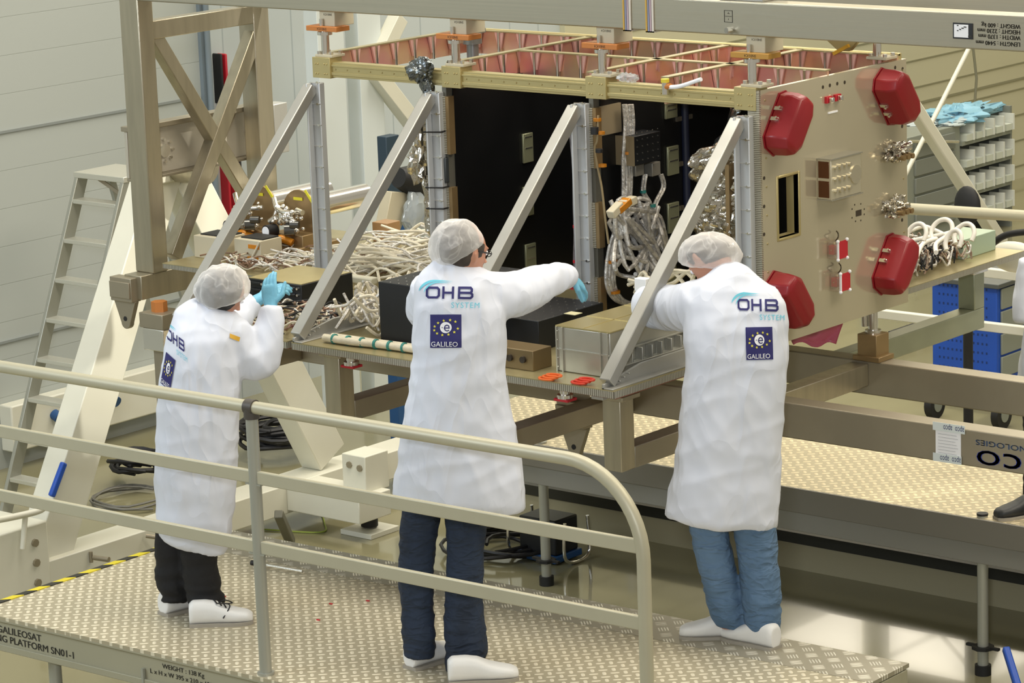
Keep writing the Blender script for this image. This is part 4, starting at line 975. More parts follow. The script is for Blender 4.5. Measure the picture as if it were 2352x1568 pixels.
# ================================================================== TANKS AND BOXES ON THE LEFT
def tank(c, label, L=.47, R2=.112, rc=.058, seed=1):
    x, y, z = c; t_ = thing('propulsion_unit', (x, y, ZB), label, 'tank', 'tanks with gauges')
    zc = z+.215; sd = V((1, 0, 0)); dirn = V((0, 1, 0)); P_ = V((x, y, z))
    pl_ = [P_-sd*R2, P_+sd*R2]
    for k in range(13): q = math.pi*k/12; pl_.append(V((x, y, z+.20))+sd*R2*math.cos(q)+V((0, 0, R2*math.sin(q))))
    MB().prism(pl_, dirn*.014).build('end_plate', BROWNT, t_, .002)
    MB().cyl(V((x+.01, y, zc))+dirn*.02, V((x+.01, y, zc))+dirn*L, rc, 32).cyl(V((x+.01, y, zc))+dirn*L, V((x+.01, y, zc))+dirn*(L+.012), rc*.8, 32).build('cylinder', SHINY, t_)
    MB().quadbox(P_-sd*.125-dirn*.14, sd*.25, dirn*.30, V((0, 0, .05))).quadbox(P_-sd*.11-dirn*.10, sd*.22, dirn*.10, V((0, 0, .105))).build('base_block', BROWNT, t_, .004)
    rr = random.Random(seed); c = V((x, y, zc-.05))-dirn*.05; m = MB()
    for k in range(22): m.ball(c+sd*rr.uniform(-.09, .10)-dirn*rr.uniform(0, .08)+V((0, 0, rr.uniform(-.05, .07))), rr.uniform(.008, .020), n=12)
    for k in range(5): a_ = c+V((rr.uniform(-.1, .1), -rr.uniform(.02, .09), rr.uniform(-.05, .07))); m.cyl(a_, a_+V((rr.uniform(-.06, .06), -.01, rr.uniform(-.03, .03))), .014, 12)
    m.tube(smoothpath([c-sd*.12+V((0, 0, .10)), c-dirn*.05-sd*.05+V((0, 0, .06)), c+sd*.02-dirn*.06+V((0, 0, .05)), c+sd*.10-dirn*.03+V((0, 0, .055))]), .013)
    m.tube(smoothpath([c-sd*.10+V((0, 0, .05)), c-sd*.10-dirn*.03, c-sd*.05-dirn*.06+V((0, 0, .02))]), .012)
    m.build('valve_cluster', SHINY, t_)
    m = MB(); a_ = c+sd*.03-dirn*.09+V((0, 0, -.03)); m.cyl(a_, a_+V((.04, .03, 0)), .03); m.cyl(a_+V((.04, 0, .03)), a_+V((.08, .02, .03)), .018); m.build('regulator', mat('dark_chrome', '6A6A68', .2, .9), t_)
    g_ = c-sd*.075-dirn*.05+V((0, 0, -.045)); gv = V((-.1, -1, 0)).normalized()
    gg = MB().cyl(g_, g_+gv*.06, .032, 20).build('pressure_gauge', RUBBER, t_); MB().cyl(g_+gv*.06, g_+gv*.063, .025, 20).build('dial', WPRINT, gg)
    tg = MB(); p = V((x, y-.003, zc+.045))
    tg.quadbox(p-sd*.03, sd*.06, -dirn*.003, V((0, 0, .014))); tg.quadbox(p+sd*.045+V((0, 0, .05)), sd*.045+V((0, 0, -.055)), -dirn*.003, sd*.012+V((0, 0, .008)))
    tg.build('yellow_tag', mat('tag_yellow', 'D9D02E', .5), t_)
    m = MB(); m.tube(smoothpath([P_+V((-.05, -.12, .06)), P_+V((0, -.14, .09)), P_+V((.06, -.12, .07))]), .02); m.build('amber_wrap', KAPTON, t_)
tf1 = A(692, 578, 'z', ZB); tf2 = A(602, 566, 'z', ZB)
tank((tf1.x, tf1.y, ZB), 'polished tank with pressure gauge, nearer to the second strut', seed=3); tank((tf2.x, tf2.y, ZB), 'polished tank with pressure gauge, half hidden behind the leftmost strut', seed=5)
for (px, py, w_, d_, h_, l) in ((540, 600, .18, .15, .115, 'cream metal box with black lid and amber tape, in front of the tanks'), (447, 590, .2, .16, .11, 'cream metal box at the left end of the base panel')):
    q = A(px, py, 'z', ZB)
    b_ = ebox('cream_box', q.x, q.x+w_, q.y, q.y+d_, ZB, ZB+h_, CREAM, l)
    MB().box(q.x+.02, q.x+w_-.01, q.y+.03, q.y+d_-.01, ZB+h_, ZB+h_+.006).build('lid_pad', BLACKM, b_)
    if px == 540:
        MB().box(q.x+w_*.55, q.x+w_*.95, q.y-.004, q.y, ZB+h_*.65, ZB+h_*.82).box(q.x+w_*.5, q.x+w_*.9, q.y-.004, q.y, ZB+h_*.2, ZB+h_*.3).build('amber_tape', KAPTON, b_)
        MB().tube(smoothpath([(q.x+.1, q.y-.005, ZB), (q.x+.16, q.y-.008, ZB+.08), (q.x+.18, q.y-.005, ZB+h_)]), .005).build('wire', CABLEW, b_)
for px, py, l in ((1750, 0, ''),): pass
q = A(870, 556, 'z', ZB); ebox('tan_block', q.x-.04, q.x+.06, q.y, q.y+.1, ZB, ZB+.1, mat('tan_b', 'A8845C', .5), 'small tan block with wires beside the second strut')
# pin foot at left of worker 1
pn = thing('corner_foot', A(360, 760, 'y', 1.35), 'orange nut and steel block foot under the left lug of the lifting frame', 'foot')
c = A(366, 705, 'y', 1.45)
MB().cyl((c.x, 1.45, c.z+.02), (c.x, 1.45, 1.87), .028).build('threaded_pin', mat('blue_steel', '56656B', .4, .6), pn)
MB().cyl((c.x, 1.45, c.z-.02), (c.x, 1.45, c.z+.03), .04, 6).build('nut', ORANGE, pn); c2 = A(368, 735, 'y', 1.45)
MB().box(c.x-.075, c.x+.09, 1.38, 1.54, c2.z-.03, c.z-.02).build('block', STEELD, pn, .004)
MB().box(c.x-.055, c.x+.09, 1.38, 1.52, c2.z-.14, c2.z-.03).build('tube_end', SHINY, pn, .004)
MB().box(c.x-.03, c.x+.07, 1.42, 1.52, 0, c2.z-.14).build('support_post', STEELD, pn, .004)

# ================================================================== RIGHT REAR PANEL AND ITS EQUIPMENT
rp = thing('equipment_panel', (-.5, 3.2, ZB-.03), 'rear fold-down panel loaded with white cable loops behind the end panel', 'panel')
MB().box(-2.3, -.005, YB+.01, 3.80, ZB-.03, ZB-.003).build('core', HONEYY, rp); MB().box(-2.3, -.005, YB+.01, 3.80, ZB-.003, ZB).build('top_skin', PALEGOLD, rp)
q = A(2262, 585, 'z', ZB)
gq0, gq1 = A(2217, 597, 'z', ZB), A(2278, 570, 'z', ZB)
gb = ebox('green_box', gq0.x-.20, gq0.x-.01, gq0.y, gq1.y-.02, ZB, ZB+.095, mat('pale_green', '9CAE98', .45), 'pale green equipment box on the rear panel at right')
MB().box(gq0.x-.19, gq0.x-.06, gq0.y-.004, gq0.y, ZB+.02, ZB+.08).build('amber_patch', KAPTON, gb)
loops = []
for (px, py, r_) in ((2105, 540, .05), (2163, 530, .055), (2215, 540, .05), (2190, 555, .04)):
    c = A(px, py+10, 'z', ZB+.13); loops.append([c+V((r_*math.cos(u), r_*.6*math.sin(u), .02+.05*math.sin(u))) for u in [math.pi*k/5-.4 for k in range(8)]])
for pp in (((2085, 555), (2130, 545), (2180, 535), (2205, 520)), ((2150, 580), (2150, 560), (2170, 545)), ((2105, 590), (2120, 560), (2150, 548)), ((2090, 530), (2120, 520), (2150, 530), (2180, 545))):
    loops.append([A(px, py, 'z', ZB+.12) for px, py in pp])
bundle('white_cable', loops, .011, mat('clean_white_cable', 'E6E2D8', .5), 'looped thick white cables on the rear panel beside the end panel', n=10)
bundle('cable_harness', messy(-.55, -.08, 2.68, 3.45, ZB+.01, ZB+.11, 170, .25, seed=21, dirn=(0, 1), turb=.8), .005, [CABLES, RUBBER, mat('rust_wire', '7A4A2E', .4, .4, var=.6, vs=30, hex2='C9BFAE')], 'dense rust and silver wiring on the rear panel beneath the white loops')
for k, (px, py) in enumerate(((2130, 600), (2175, 585), (2205, 570))):
    q = A(px, py, 'z', ZB); ebox('module_block', q.x-.08, q.x+.03, q.y, q.y+.1, ZB, ZB+.07, BLACKM if k % 2 == 0 else BROWNT, 'small module block on the rear panel, %s of three' % ('nearest', 'middle', 'farthest')[k], cat='module')
# right rear support frame
rf = thing('outrigger_frame', (A(2230, 800, 'y', 3.6)), 'pale green tinted steel outrigger holding up the rear panel', 'frame')
xr_ = A(2230, 780, 'y', 3.6).x
GREENST = mat('greenish_steel', 'A0A48C', .38, .6, var=.1)
MB().box(xr_-.045, xr_+.045, 2.42, 3.65, 1.69, 1.79).build('arm', GREENST, rf, .004); MB().box(xr_-.045, xr_+.045, 3.56, 3.65, 1.79, 1.965).build('post', GREENST, rf, .004)
MB().box(xr_-.06, xr_+.06, 3.53, 3.66, 1.965, 1.98).build('cap', SHINY, rf, .003); MB().cyl((xr_, 3.6, 1.98), (xr_, 3.6, ZB-.03), .03, 16).build('pin', SHINY, rf)

# ================================================================== WHITE ROTATION STAND (left)
ws = thing('rotation_stand', (-4.8, 3.0, 0), 'large white A-shaped rotation stand with long base beams at the left', 'stand')
SX = -4.8
def leg(p0, p1, w0, w1, name='leg'):
    p0, p1 = V(p0), V(p1); d = (p1-p0); n_ = V((0, -d.z, d.y)).normalized(); m = MB()
    a0, b0, a1, b1 = p0-n_*w0/2, p0+n_*w0/2, p1-n_*w1/2, p1+n_*w1/2
    m.prism([a0, b0, b1, a1], (-.16, 0, 0)); return m.build(name, WHITEP, ws, .006)
f1 = A(120, 1290, 'x', SX); ap = A(395, 400, 'x', SX); f2 = A(765, 1050, 'x', SX)
leg(f1, A(388, 392, 'x', SX), .26, .22); leg(f2, A(436, 400, 'x', SX), .24, .22)
MB().box(SX-.18, SX+.02, ap.y-.12, ap.y+.22, ap.z-.04, ap.z+.14).build('head_block', WHITEP, ws, .01)
MB().cyl((SX, ap.y+.05, ap.z+.05), (SX+.22, ap.y+.05, ap.z+.05), .1, 24).build('spindle', STEEL, ws)
MB().box(SX-.17, SX+.05, 1.2, 4.9, .10, .27).build('base_beam', WHITEP, ws, .006)
j = A(850, 1150, 'x', SX+.35)
MB().box(SX+.05, SX+.62, 3.55, 3.82, .12, .27).build('side_arm', WHITEP, ws, .006)
for (x, y, l) in ((-4.32, 3.78, 'jack_near'),):
    jk = MB().box(x-.1, x+.08, y-.1, y+.1, .26, .48).build('jack_body', WHITEP, ws, .006)
    m = MB(); bolt(m, (x-.04, y-.1, .42), (0, -1, 0), .02, .01); bolt(m, (x+.04, y-.1, .41), (0, -1, 0), .02, .01); m.build('jack_screw', STEELD, jk)
    MB().cyl((x, y, .04), (x, y, .14), .05, 20).build('jack_pad', RUBBER, jk); MB().box(x-.12, x+.12, y-.12, y+.12, .0, .03).build('jack_plate', WHITEP, jk, .003)
MB().box(SX-.5, SX+.062, 1.15, 1.72, .0, .5).build('jack_body', WHITEP, ws, .01)
m = MB()
for k in range(3): bolt(m, (SX+.062, 1.62, .18+k*.11), (1, 0, 0), .022, .014)
m.build('bolt', STEELD, ws)
MB().tube(smoothpath([A(-40, 1200, 'x', SX+.1), A(40, 1185, 'x', SX+.1), A(95, 1170, 'x', SX+.1), A(105, 1150, 'x', SX+.05)]), .018, 12).tube([A(58, 1185, 'x', SX+.1), A(52, 1260, 'x', SX+.1)], .015, 12).build('handle', WHITEP, ws)
m = MB(); a, b = A(215, 1280, 'x', SX+.08), A(292, 1290, 'x', SX+.2)
m.cyl(a, a+V((.1, .02, 0)), .014).cyl(a-V((.02, 0, .03)), a+V((-.02, 0, .03)), .01).cyl(A(335, 1230, 'x', SX+.07), A(378, 1236, 'x', SX+.14), .012)
m.build('set_screw', STEELD, ws)
a, b = A(118, 1140, 'x', SX+.02), A(147, 1062, 'x', SX+.02); tag(MB().bar(a, b, .035, .03, (1, 0, 0)).build('foam_bar', BLUE, None, .008), 'blue foam bar fixed on the near leg of the white stand', 'bar')
# black equipment foot under stand
tag(MB().bar(A(668, 1245, 'z', .03), A(640, 1180, 'z', .30), .05, .05).build('caster_leg', mat('grey_leg', '6C6A5C', .5, .3), None, .006), 'grey slanted support leg with black foot on the floor under the white stand', 'leg')
# ================================================================== STEP LADDER
lad = thing('step_ladder', A(40, 1180, 'z', 0), 'aluminium step ladder with platform top standing against the grey wall', 'ladder')
LX0, LX1 = -6.42, -6.02
fz = A(10, 1180, 'x', LX0); tz = A(188, 402, 'x', LX0)
LAL = mat('ladder_aluminium', 'C9C8BC', .38, .45); LD = mat('ladder_side', 'A5A69C', .4, .5)
for x in (LX0, LX1): MB().bar((x, fz.y, 0), (x, tz.y, tz.z), .028, .085, (0, -1, .3)).build('stile', LD, lad, .004)
N = 8
for k in range(1, N+1):
    u = k/(N+.6); y = fz.y+(tz.y-fz.y)*u; z = tz.z*u
    MB().box(LX0+.014, LX1-.014, y-.045, y+.05, z-.022, z+.004).build('tread', LAL, lad, .003)
MB().box(LX0-.02, LX1+.02, tz.y-.05, tz.y+.30, tz.z-.01, tz.z+.025).build('top_platform', LAL, lad, .004)
for x in (LX0+.02, LX1-.02): MB().bar((x, tz.y+.75, 0), (x, tz.y+.2, tz.z), .025, .05, (0, 1, .3)).build('rear_leg', LD, lad, .003)
MB().bar((LX0+.03, tz.y+.1, tz.z-.03), (LX1-.04, tz.y+.28, tz.z-.30), .02, .02).build('brace', STEELD, lad)
c = A(283, 550, 'x', LX1+.02); lab(MB().box(LX1+.014, LX1+.017, c.y-.02, c.y+.045, c.z-.11, c.z+.08).build('warning_sticker', mat('sticker_yellow', 'C9A81E', .5), lad), 'yellow warning sticker')

# ================================================================== BACKGROUND OBJECTS
def column_stand(label, cols, diag, X):
    t_ = thing('white_column_stand', A(cols[0][0], 480, 'x', X), label, 'stand')
    for px0, px1 in cols:
        a, b = A(px0, 300, 'x', X), A(px1, 300, 'x', X); MB().box(X-.12, X, a.y, b.y, .0, 4.0).build('column', mat('cool_lit_white', 'D2D9D8', .45), t_, .004)  # bluish light on the columns is mixed into their white
    for p, q in diag: MB().bar(A(*p, 'x', X+.03), A(*q, 'x', X+.03), .1, .1).build('brace', WHITEP, t_, .004)
column_stand('white steel column stand with sloping brace, far behind between the left struts', [(740, 800), (833, 885)], [((862, 170), (985, 330)), ((862, 150), (915, 40))], -6.3)
rh = thing('red_hose_set', A(545, 300, 'x', WX+.1), 'red hoses and black pipe hanging on the far wall behind the X brace', 'hose')
for px0, px1, py0, py1, mt in ((524, 534, 125, 240, RUBBER), (535, 541, 125, 240, REDB), (546, 552, 205, 430, REDB), (556, 562, 370, 560, REDB), (540, 546, 370, 620, REDB), (568, 576, 370, 470, RUBBER)):
    a, b = A(px0, py0, 'x', WX+.1), A(px1, py1, 'x', WX+.1); MB().box(WX-.06, WX+.03, a.y, a.y+.018, b.z, a.z).build('hose', mt, rh, .01)
cab = thing('blue_cabinet', A(905, 520, 'x', -5.6), 'dark blue cabinet behind the satellite, right of the white columns', 'cabinet')
a, b = A(886, 300, 'x', -5.6), A(950, 520, 'x', -5.6)
MB().box(-5.68, -5.6, a.y, b.y, 0, A(890, 450, 'x', -5.6).z).build('case', BLUED, cab, .005)
MB().box(-5.68, -5.6, a.y, b.y-.1, A(890, 450, 'x', -5.6).z, A(900, 312, 'x', -5.6).z).build('upper_case', mat('navy_case', '2A3D4C', .5), cab, .005)
gm = thing('geared_motor', A(945, 400, 'x', -4.9), 'black electric motor on a beige bracket behind the foil wraps', 'motor')
a, b = A(915, 408, 'x', -4.9), A(975, 420, 'x', -4.9)
MB().tube([a, a.lerp(b, .35), b], [.06, .085, .085], 24).build('motor_body', RUBBER, gm); MB().cyl(b, b+(b-a).normalized()*.02, .03).build('shaft', CREAM, gm)
MB().prism([A(900, 440, 'x', -4.9), A(985, 445, 'x', -4.9), A(940, 480, 'x', -4.9), A(915, 540, 'x', -4.9), A(880, 540, 'x', -4.9)], (-.08, 0, 0)).build('bracket', CREAM, gm, .004)
tag(crumple(A(955, 495, 'x', -4.85), .05, .11, .14, 3.9, .25, 30, 9).build('plastic_bag', mat('grey_film', 'B4BCC0', .12, .3, alpha=.8), None, angle=30), 'clear plastic wrapped bundle in front of the blue cabinet', 'bag')
# right background
rk = thing('parts_rack', A(2200, 480, 'x', -6.0), 'grey green parts rack with tilted bin rows and a drawer stack in the right background', 'rack')
RX = -6.1
ra, rb, rc = A(2083, 300, 'x', RX), A(2205, 300, 'x', RX), A(2320, 270, 'x', RX)
zt_ = A(2150, 300, 'x', RX).z
MB().box(RX-.5, RX, ra.y, rb.y, -.0, zt_).build('drawer_case', GREYC, rk, .006)
for k in range(5):
    z1 = zt_-.05-k*.15; MB().box(RX, RX+.02, ra.y+.1, rb.y-.1, z1-.13, z1).build('drawer', GREYD, rk, .004)
for k in range(4):
    z1 = zt_+.02-k*.22
    sh = MB().box(RX-.3, RX+.02, rb.y, rc.y, z1-.20, z1-.165).build('shelf', GREYC, rk)
    m = MB(); m2 = MB(); yy = rb.y+.04
    while yy < rc.y-.08:
        m.box(RX-.1, RX+.04, yy, yy+.10, z1-.165, z1-.11); m2.box(RX-.1, RX+.045, yy+.105, yy+.125, z1-.165, z1-.03); yy += .16
    m.build('bin', mat('pale_bin', 'C7CCC0', .5), sh); m2.build('bin_divider', mat('bin_white', 'D8DAD2', .5), sh)
MB().box(RX-.32, RX-.3, rb.y, rc.y, 0, zt_+.05).box(RX-.3, RX, rc.y, rc.y+.03, 0, zt_+.05).build('back_sheet', GREYD, rk)
MB().tube([A(2090, 325, 'x', RX+.05), A(2200, 325, 'x', RX+.05)], .015).build('handle', SHINY, rk)
for px, py, mt, r_, l in ((2200, 262, mat('pale_blue_film', '8FC3DC', .4, alpha=.85), (.2, .42, .07), 'heap of pale blue disposable gloves on the parts rack'), (2165, 278, mat('white_film', 'C9D6D8', .3, alpha=.8), (.2, .3, .04), 'white plastic wrapping on the parts rack')):
    tag(crumple(A(px, py, 'x', RX-.2), *r_, 5.5+px, .5, 40, 9).build('glove_heap', mt, None, angle=25), l, 'gloves')
wb = thing('white_strut_stand', A(2280, 560, 'x', -2.6), 'thick white sloping strut of the second rotation stand at right', 'stand')
MB().bar(A(2095, 240, 'x', -2.4), A(2300, 560, 'x', -2.4), .075, .075, (1, 0, 0)).build('strut', WHITEP, wb, .01)
MB().cyl(A(2225, 112, 'x', -3.6), A(2075, 410, 'x', -3.6), .016).build('thin_rod', WHITEP, wb)
MB().tube([A(2235, 110, 'x', -6.5), A(2243, 180, 'x', -6.5), A(2238, 250, 'x', -6.5)], .012).build('hanging_cable', mat('olive_cable', '7D7A64', .6), wb)
gr = thing('guard_rail', A(2200, 490, 'y', 4.7), 'beige round guard rail bar crossing behind the rear panel', 'rail')
MB().tube([A(2085, 479, 'y', 4.7), A(2600, 512, 'y', 4.7)], .030, 20).build('rail', RAIL, gr)
ch = thing('black_arch_seat', A(2225, 470, 'y', 6.9), 'black curved seat back behind the guard rail', 'chair')
c = A(2222, 472, 'y', 6.9); MB().ball(c, .09, .04, .12, 20).build('backrest', RUBBER, ch); MB().cyl(c, (c.x, c.y, .0), .03).cyl((c.x, c.y, 0), (c.x, c.y, .04), .25).build('stem', RUBBER, ch)
hz = thing('hose_reel_arc', A(2300, 580, 'y', 4.4), 'black curved hose on a pale casing at the right edge', 'hose')
MB().tube(smoothpath([A(2255, 600, 'y', 4.4), A(2275, 565, 'y', 4.4), A(2310, 540, 'y', 4.4), A(2360, 532, 'y', 4.4)]), .017, 12).build('hose', RUBBER, hz)
c = A(2330, 590, 'y', 4.5); MB().ball(c, .14, .05, .08, 20).build('casing', WHITEP, hz)
bc = thing('tool_cabinet', A(2240, 870, 'x', -2.9), 'bright blue perforated tool cabinet with grey drawers on casters', 'cabinet')
# cabinet: blue side faces -Y, drawers face +X
c0 = A(2142, 860, 'z', .22); c1 = A(2290, 870, 'y', c0.y)
cw = c1.x-c0.x; ztc = A(2142, 645, 'y', c0.y).z
PEG = mat('pegboard_blue', '2052B8', .45)
MB().box(c0.x, c0.x+cw, c0.y, c0.y+.9, .2, ztc).build('case', PEG, bc, .006)
m = MB()
for i in range(12):
    for j in range(10): m.box(c0.x+.05+i*(cw-.1)/12, c0.x+.062+i*(cw-.1)/12, c0.y-.001, c0.y+.001, .28+j*.06, .295+j*.06)
m.build('perforation', mat('peg_dark', '143472', .6), bc)
for k in range(4):
    MB().box(c0.x+cw, c0.x+cw+.015, c0.y+.04, c0.y+.86, .25+k*.15, .385+k*.15).build('drawer', GREYC, bc, .004)
MB().box(c0.x-.02, c0.x+cw+.03, c0.y-.03, c0.y+.92, ztc, ztc+.03).build('worktop', mat('worktop_grey', '565A58', .5), bc, .004)
for px, py in ((2147, 942), (2300, 966)):
    q = A(px, py+18, 'z', 0.0); cs = MB().cyl((q.x-.025, q.y, .09), (q.x+.025, q.y, .09), .09, 24).build('caster', RUBBER, bc); MB().cyl((q.x+.025, q.y, .09), (q.x+.03, q.y, .09), .045, 20).build('hub', GREYC, cs)
    MB().box(q.x-.02, q.x+.02, q.y-.02, q.y+.02, .15, .22).build('fork', GREYC, cs)
tr = thing('white_tube_trolley', A(2085, 900, 'z', 0), 'white square tube trolley frame standing on the floor behind the end panel', 'trolley')
tyy = 6.0
for p, q in (((1950, 710), (2380, 775)), ((2060, 660), (2380, 590)), ((2010, 850), (2380, 790))):
    pass
MB().bar(A(1955, 712, 'y', tyy), A(2400, 765, 'y', tyy), .05, .05).build('rail', WHITEP, tr, .004); MB().bar(A(2265, 625, 'y', tyy), A(2400, 640, 'y', tyy), .05, .05).build('rail', WHITEP, tr, .004)
for px, py in ((2094, 960), (1850, 900)):
    q = A(px, py, 'z', 0); MB().box(q.x-.025, q.x+.025, tyy-.025, tyy+.025, .06, 1.35 if px > 2000 else .9).build('leg', WHITEP, tr, .004); MB().cyl((q.x, tyy, 0), (q.x, tyy, .06), .03).build('foot', RUBBER, tr)
for k, (px, py) in enumerate(((2048, 782), (2118, 762))):
    q = A(px, py, 'z', .05); cs = thing('swivel_chair_base', (q.x, q.y, 0), ('nearer' if k == 0 else 'farther')+' small black caster beside the blue cabinet', 'caster'); MB().cyl((q.x-.03, q.y, .05), (q.x+.03, q.y, .05), .05, 16).build('wheel', RUBBER, cs); MB().box(q.x-.015, q.x+.015, q.y-.02, q.y+.3, .07, .12).build('arm', RUBBER, cs)
# cabling on the floor
def coil(cx, cy, r, n_, z0, seed, mt, label, name='floor_cable', rr=.011, el=1.):
    R2 = random.Random(seed); m = MB()
    for k in range(n_):
        a0 = R2.uniform(0, 6); ox, oy, rr2 = R2.uniform(-r*.3, r*.3), R2.uniform(-r*.3, r*.3), r*R2.uniform(.6, 1.1)
        m.tube([(cx+ox+rr2*math.cos(a0+u), cy+oy+rr2*el*math.sin(a0+u), z0+.008*k+.02*abs(math.sin(u*1.7))) for u in [i*.35 for i in range(16)]], rr, 6)
    tag(m.build(name, mt), label, 'cable')
q = A(1200, 1270, 'z', .01); coil(q.x-.1, q.y, .28, 7, .012, 4, CABLEB, 'black cable loops on the floor between the blue stand and the jeans')
q = A(650, 1030, 'z', .05); coil(q.x, q.y, .22, 14, .1, 9, CABLEB, 'black cable bundle heaped behind the white stand leg', rr=.014)
q = A(335, 1095, 'z', .05); coil(q.x, q.y, .17, 10, .1, 12, CABLEB, 'black cable bundle heaped left of the grey haired worker', rr=.014)
q = A(300, 1150, 'z', .01); coil(q.x, q.y, .25, 3, .01, 14, mat('grey_wire', '6E6C64', .5), 'thin grey wires curled on the floor by the wall', rr=.008)
m = MB().tube(smoothpath([A(730, 1160, 'z', .006), A(745, 1200, 'z', .006), A(735, 1222, 'z', .006), A(600, 1215, 'z', .006)]), .005, 6); tag(m.build('green_wire', mat('green_wire_m', '8FA03A', .5)), 'thin green wire lying on the floor right of the first railing post', 'wire')
st = thing('floor_transformer', A(1262, 1275, 'z', 0), 'black transformer box with blue base and bent metal handles on the floor', 'transformer')
q = A(1262, 1280, 'z', 0); MB().box(q.x-.13, q.x+.13, q.y-.1, q.y+.1, .05, .25).build('case', BLACKM, st, .01); MB().box(q.x-.14, q.x+.14, q.y-.12, q.y+.12, .01, .05).build('base', BLUED, st, .006)
for s_ in (-1, 1): MB().tube(smoothpath([(q.x+s_*.2, q.y-.1, .25), (q.x+s_*.2, q.y-.1, .04), (q.x+s_*.2, q.y+.1, .03), (q.x+s_*.2, q.y+.1, .25)]), .01).build('handle', SHINY, st)
bw = thing('socket_box', A(240, 1060, 'z', .3), 'pale wall duct with blue and white round sockets behind the white leg', 'socket box')
MB().box(WX, WX+.12, 3.6, 5.2, .12, .42).build('duct', WHITEP, bw, .01)
for yy in (3.95, 4.45): MB().cyl((WX+.12, yy, .3), (WX+.17, yy, .28), .035, 20).build('socket', BLUED, bw)
# tool on the deck
a, b = A(608, 1297, 'z', 1.02), A(695, 1312, 'z', 1.02)
tl = thing('torque_wrench', a.lerp(b, .5)-V((0, 0, .02)), 'slim metal torque wrench lying on the deck beside the railing post', 'wrench'); MB().cyl(a, b, .007).build('shaft', SHINY, tl); MB().cyl(a-(b-a)*.35, a, .012).build('grip', RUBBER, tl)
for k, (px, py) in enumerate(((760, 1387), (731, 1424), (515, 1370), (845, 1380))):
    q = A(px, py, 'z', 1.0); tag(MB().box(q.x-.008, q.x+.008, q.y-.004, q.y+.004, 1.0, 1.004).build('red_scrap', REDB), 'tiny red scrap on the deck plate', 'scrap', 'red scraps on the deck')
# ================================================================== PEOPLE
def decal(m2, fn, bvh, mt, parent, name, off=.0035, grid=None):
    """flat artwork laid on a cloth surface: every vertex is dropped onto the cloth"""
    bm = bmesh.new(); bm.from_mesh(m2)
    xs = [v.co.x for v in bm.verts]; ys = [v.co.y for v in bm.verts]
    g = grid or .06*max(max(xs)-min(xs), max(ys)-min(ys))
    for ax, lo, hi in ((0, min(xs), max(xs)), (1, min(ys), max(ys))):
        x = lo+g
        while x < hi:
            co = V((x, 0, 0)) if ax == 0 else V((0, x, 0)); no = V((1, 0, 0)) if ax == 0 else V((0, 1, 0))
            bmesh.ops.bisect_plane(bm, geom=bm.verts[:]+bm.edges[:]+bm.faces[:], plane_co=co, plane_no=no); x += g
    bad = []
    for v in bm.verts:
        px, py = fn(v.co.x, v.co.y)
        d = (fw + RT*((px-1176)/FPX) - UP*((py-784)/FPX)).normalized()
        h, n, i, dist = bvh.ray_cast(CAMP, d)
        if h is None or n.dot(d) > -.12: bad.append(v); continue
        v.co = h+n*off
    bmesh.ops.delete(bm, geom=bad, context='VERTS'); m = bpy.data.meshes.new(name); bm.to_mesh(m); bm.free()
    if len(m.polygons): return link(name, m, mt, parent)
def m2d(polys):
    m = bpy.data.meshes.new('d'); vs, fs = [], []
    for p in polys: k = len(vs); vs += [(x, y, 0) for x, y in p]; fs.append(tuple(range(k, k+len(p))))
    m.from_pydata(vs, [], fs); return m
def stroke(pts, w_, closed=False):
    out = []; n = len(pts); L = []
    for i in range(n):
        a = V((*pts[i-1 if (i or closed) else 0], 0)); c = V((*pts[(i+1) % n if (i < n-1 or closed) else i], 0)); p = V((*pts[i], 0))
        d1 = (p-a).normalized() if (p-a).length else (c-p).normalized(); d2 = (c-p).normalized() if (c-p).length else d1
        n1 = V((-d1.y, d1.x, 0)); n2 = V((-d2.y, d2.x, 0)); b = (n1+n2).normalized(); s = w_/2/max(.5, b.dot(n1))
        L.append(((p+b*s), (p-b*s)))
    for i in range(n if closed else n-1):
        a, b = L[i], L[(i+1) % n]; out.append([(a[0].x, a[0].y), (b[0].x, b[0].y), (b[1].x, b[1].y), (a[1].x, a[1].y)])
    return out
def rrect(x0, y0, x1, y1, c): return [(x0+c, y0), (x1-c, y0), (x1, y0+c), (x1, y1-c), (x1-c, y1), (x0+c, y1), (x0, y1-c), (x0, y0+c)]
# artwork in its own units: 0..109 wide, 0 (top)..28 for OHB, y downwards
def art_ohb():
    P = []; s = 5.2
    P += stroke(rrect(3, 3, 30, 25, 4), s, True)
    P += stroke([(40, 0), (40, 28)], s)+stroke([(62, 0), (62, 28)], s)+stroke([(40, 14), (62, 14)], s)
    P += stroke([(76, 0), (76, 28)], s)+stroke([(76, 2.6), (102, 2.6), (105, 6), (105, 10), (102, 13.8), (106, 17), (106, 22), (102, 25.4), (76, 25.4)], s)+stroke([(76, 13.8), (102, 13.8)], s)
    return P
def art_swoosh():
    out = []
    for (c0, c1, w0) in (((-15, 12), (62, -13), 7), ((-4, 12), (60, -11), 4.5)):
        up_, dn = [], []
        for k in range(15):
            t = k/14; x = c0[0]+(c1[0]-c0[0])*t; x = c0[0]+(c1[0]-c0[0])*t**1.5
            y = 10-26*math.sin(min(1, t*1.55)*math.pi/2)+t*4+(4 if w0 < 6 else 0)
            w_ = w0*math.sin(math.pi*min(1, t*1.0+.02))**.8*(1-.5*t)
            up_.append((x-w_*.4*(1-t), y-w_*.35)); dn.append((x+w_*.5*(1-t), y+w_*.5))
        for k in range(14): out.append([up_[k], up_[k+1], dn[k+1], dn[k]])
    return out
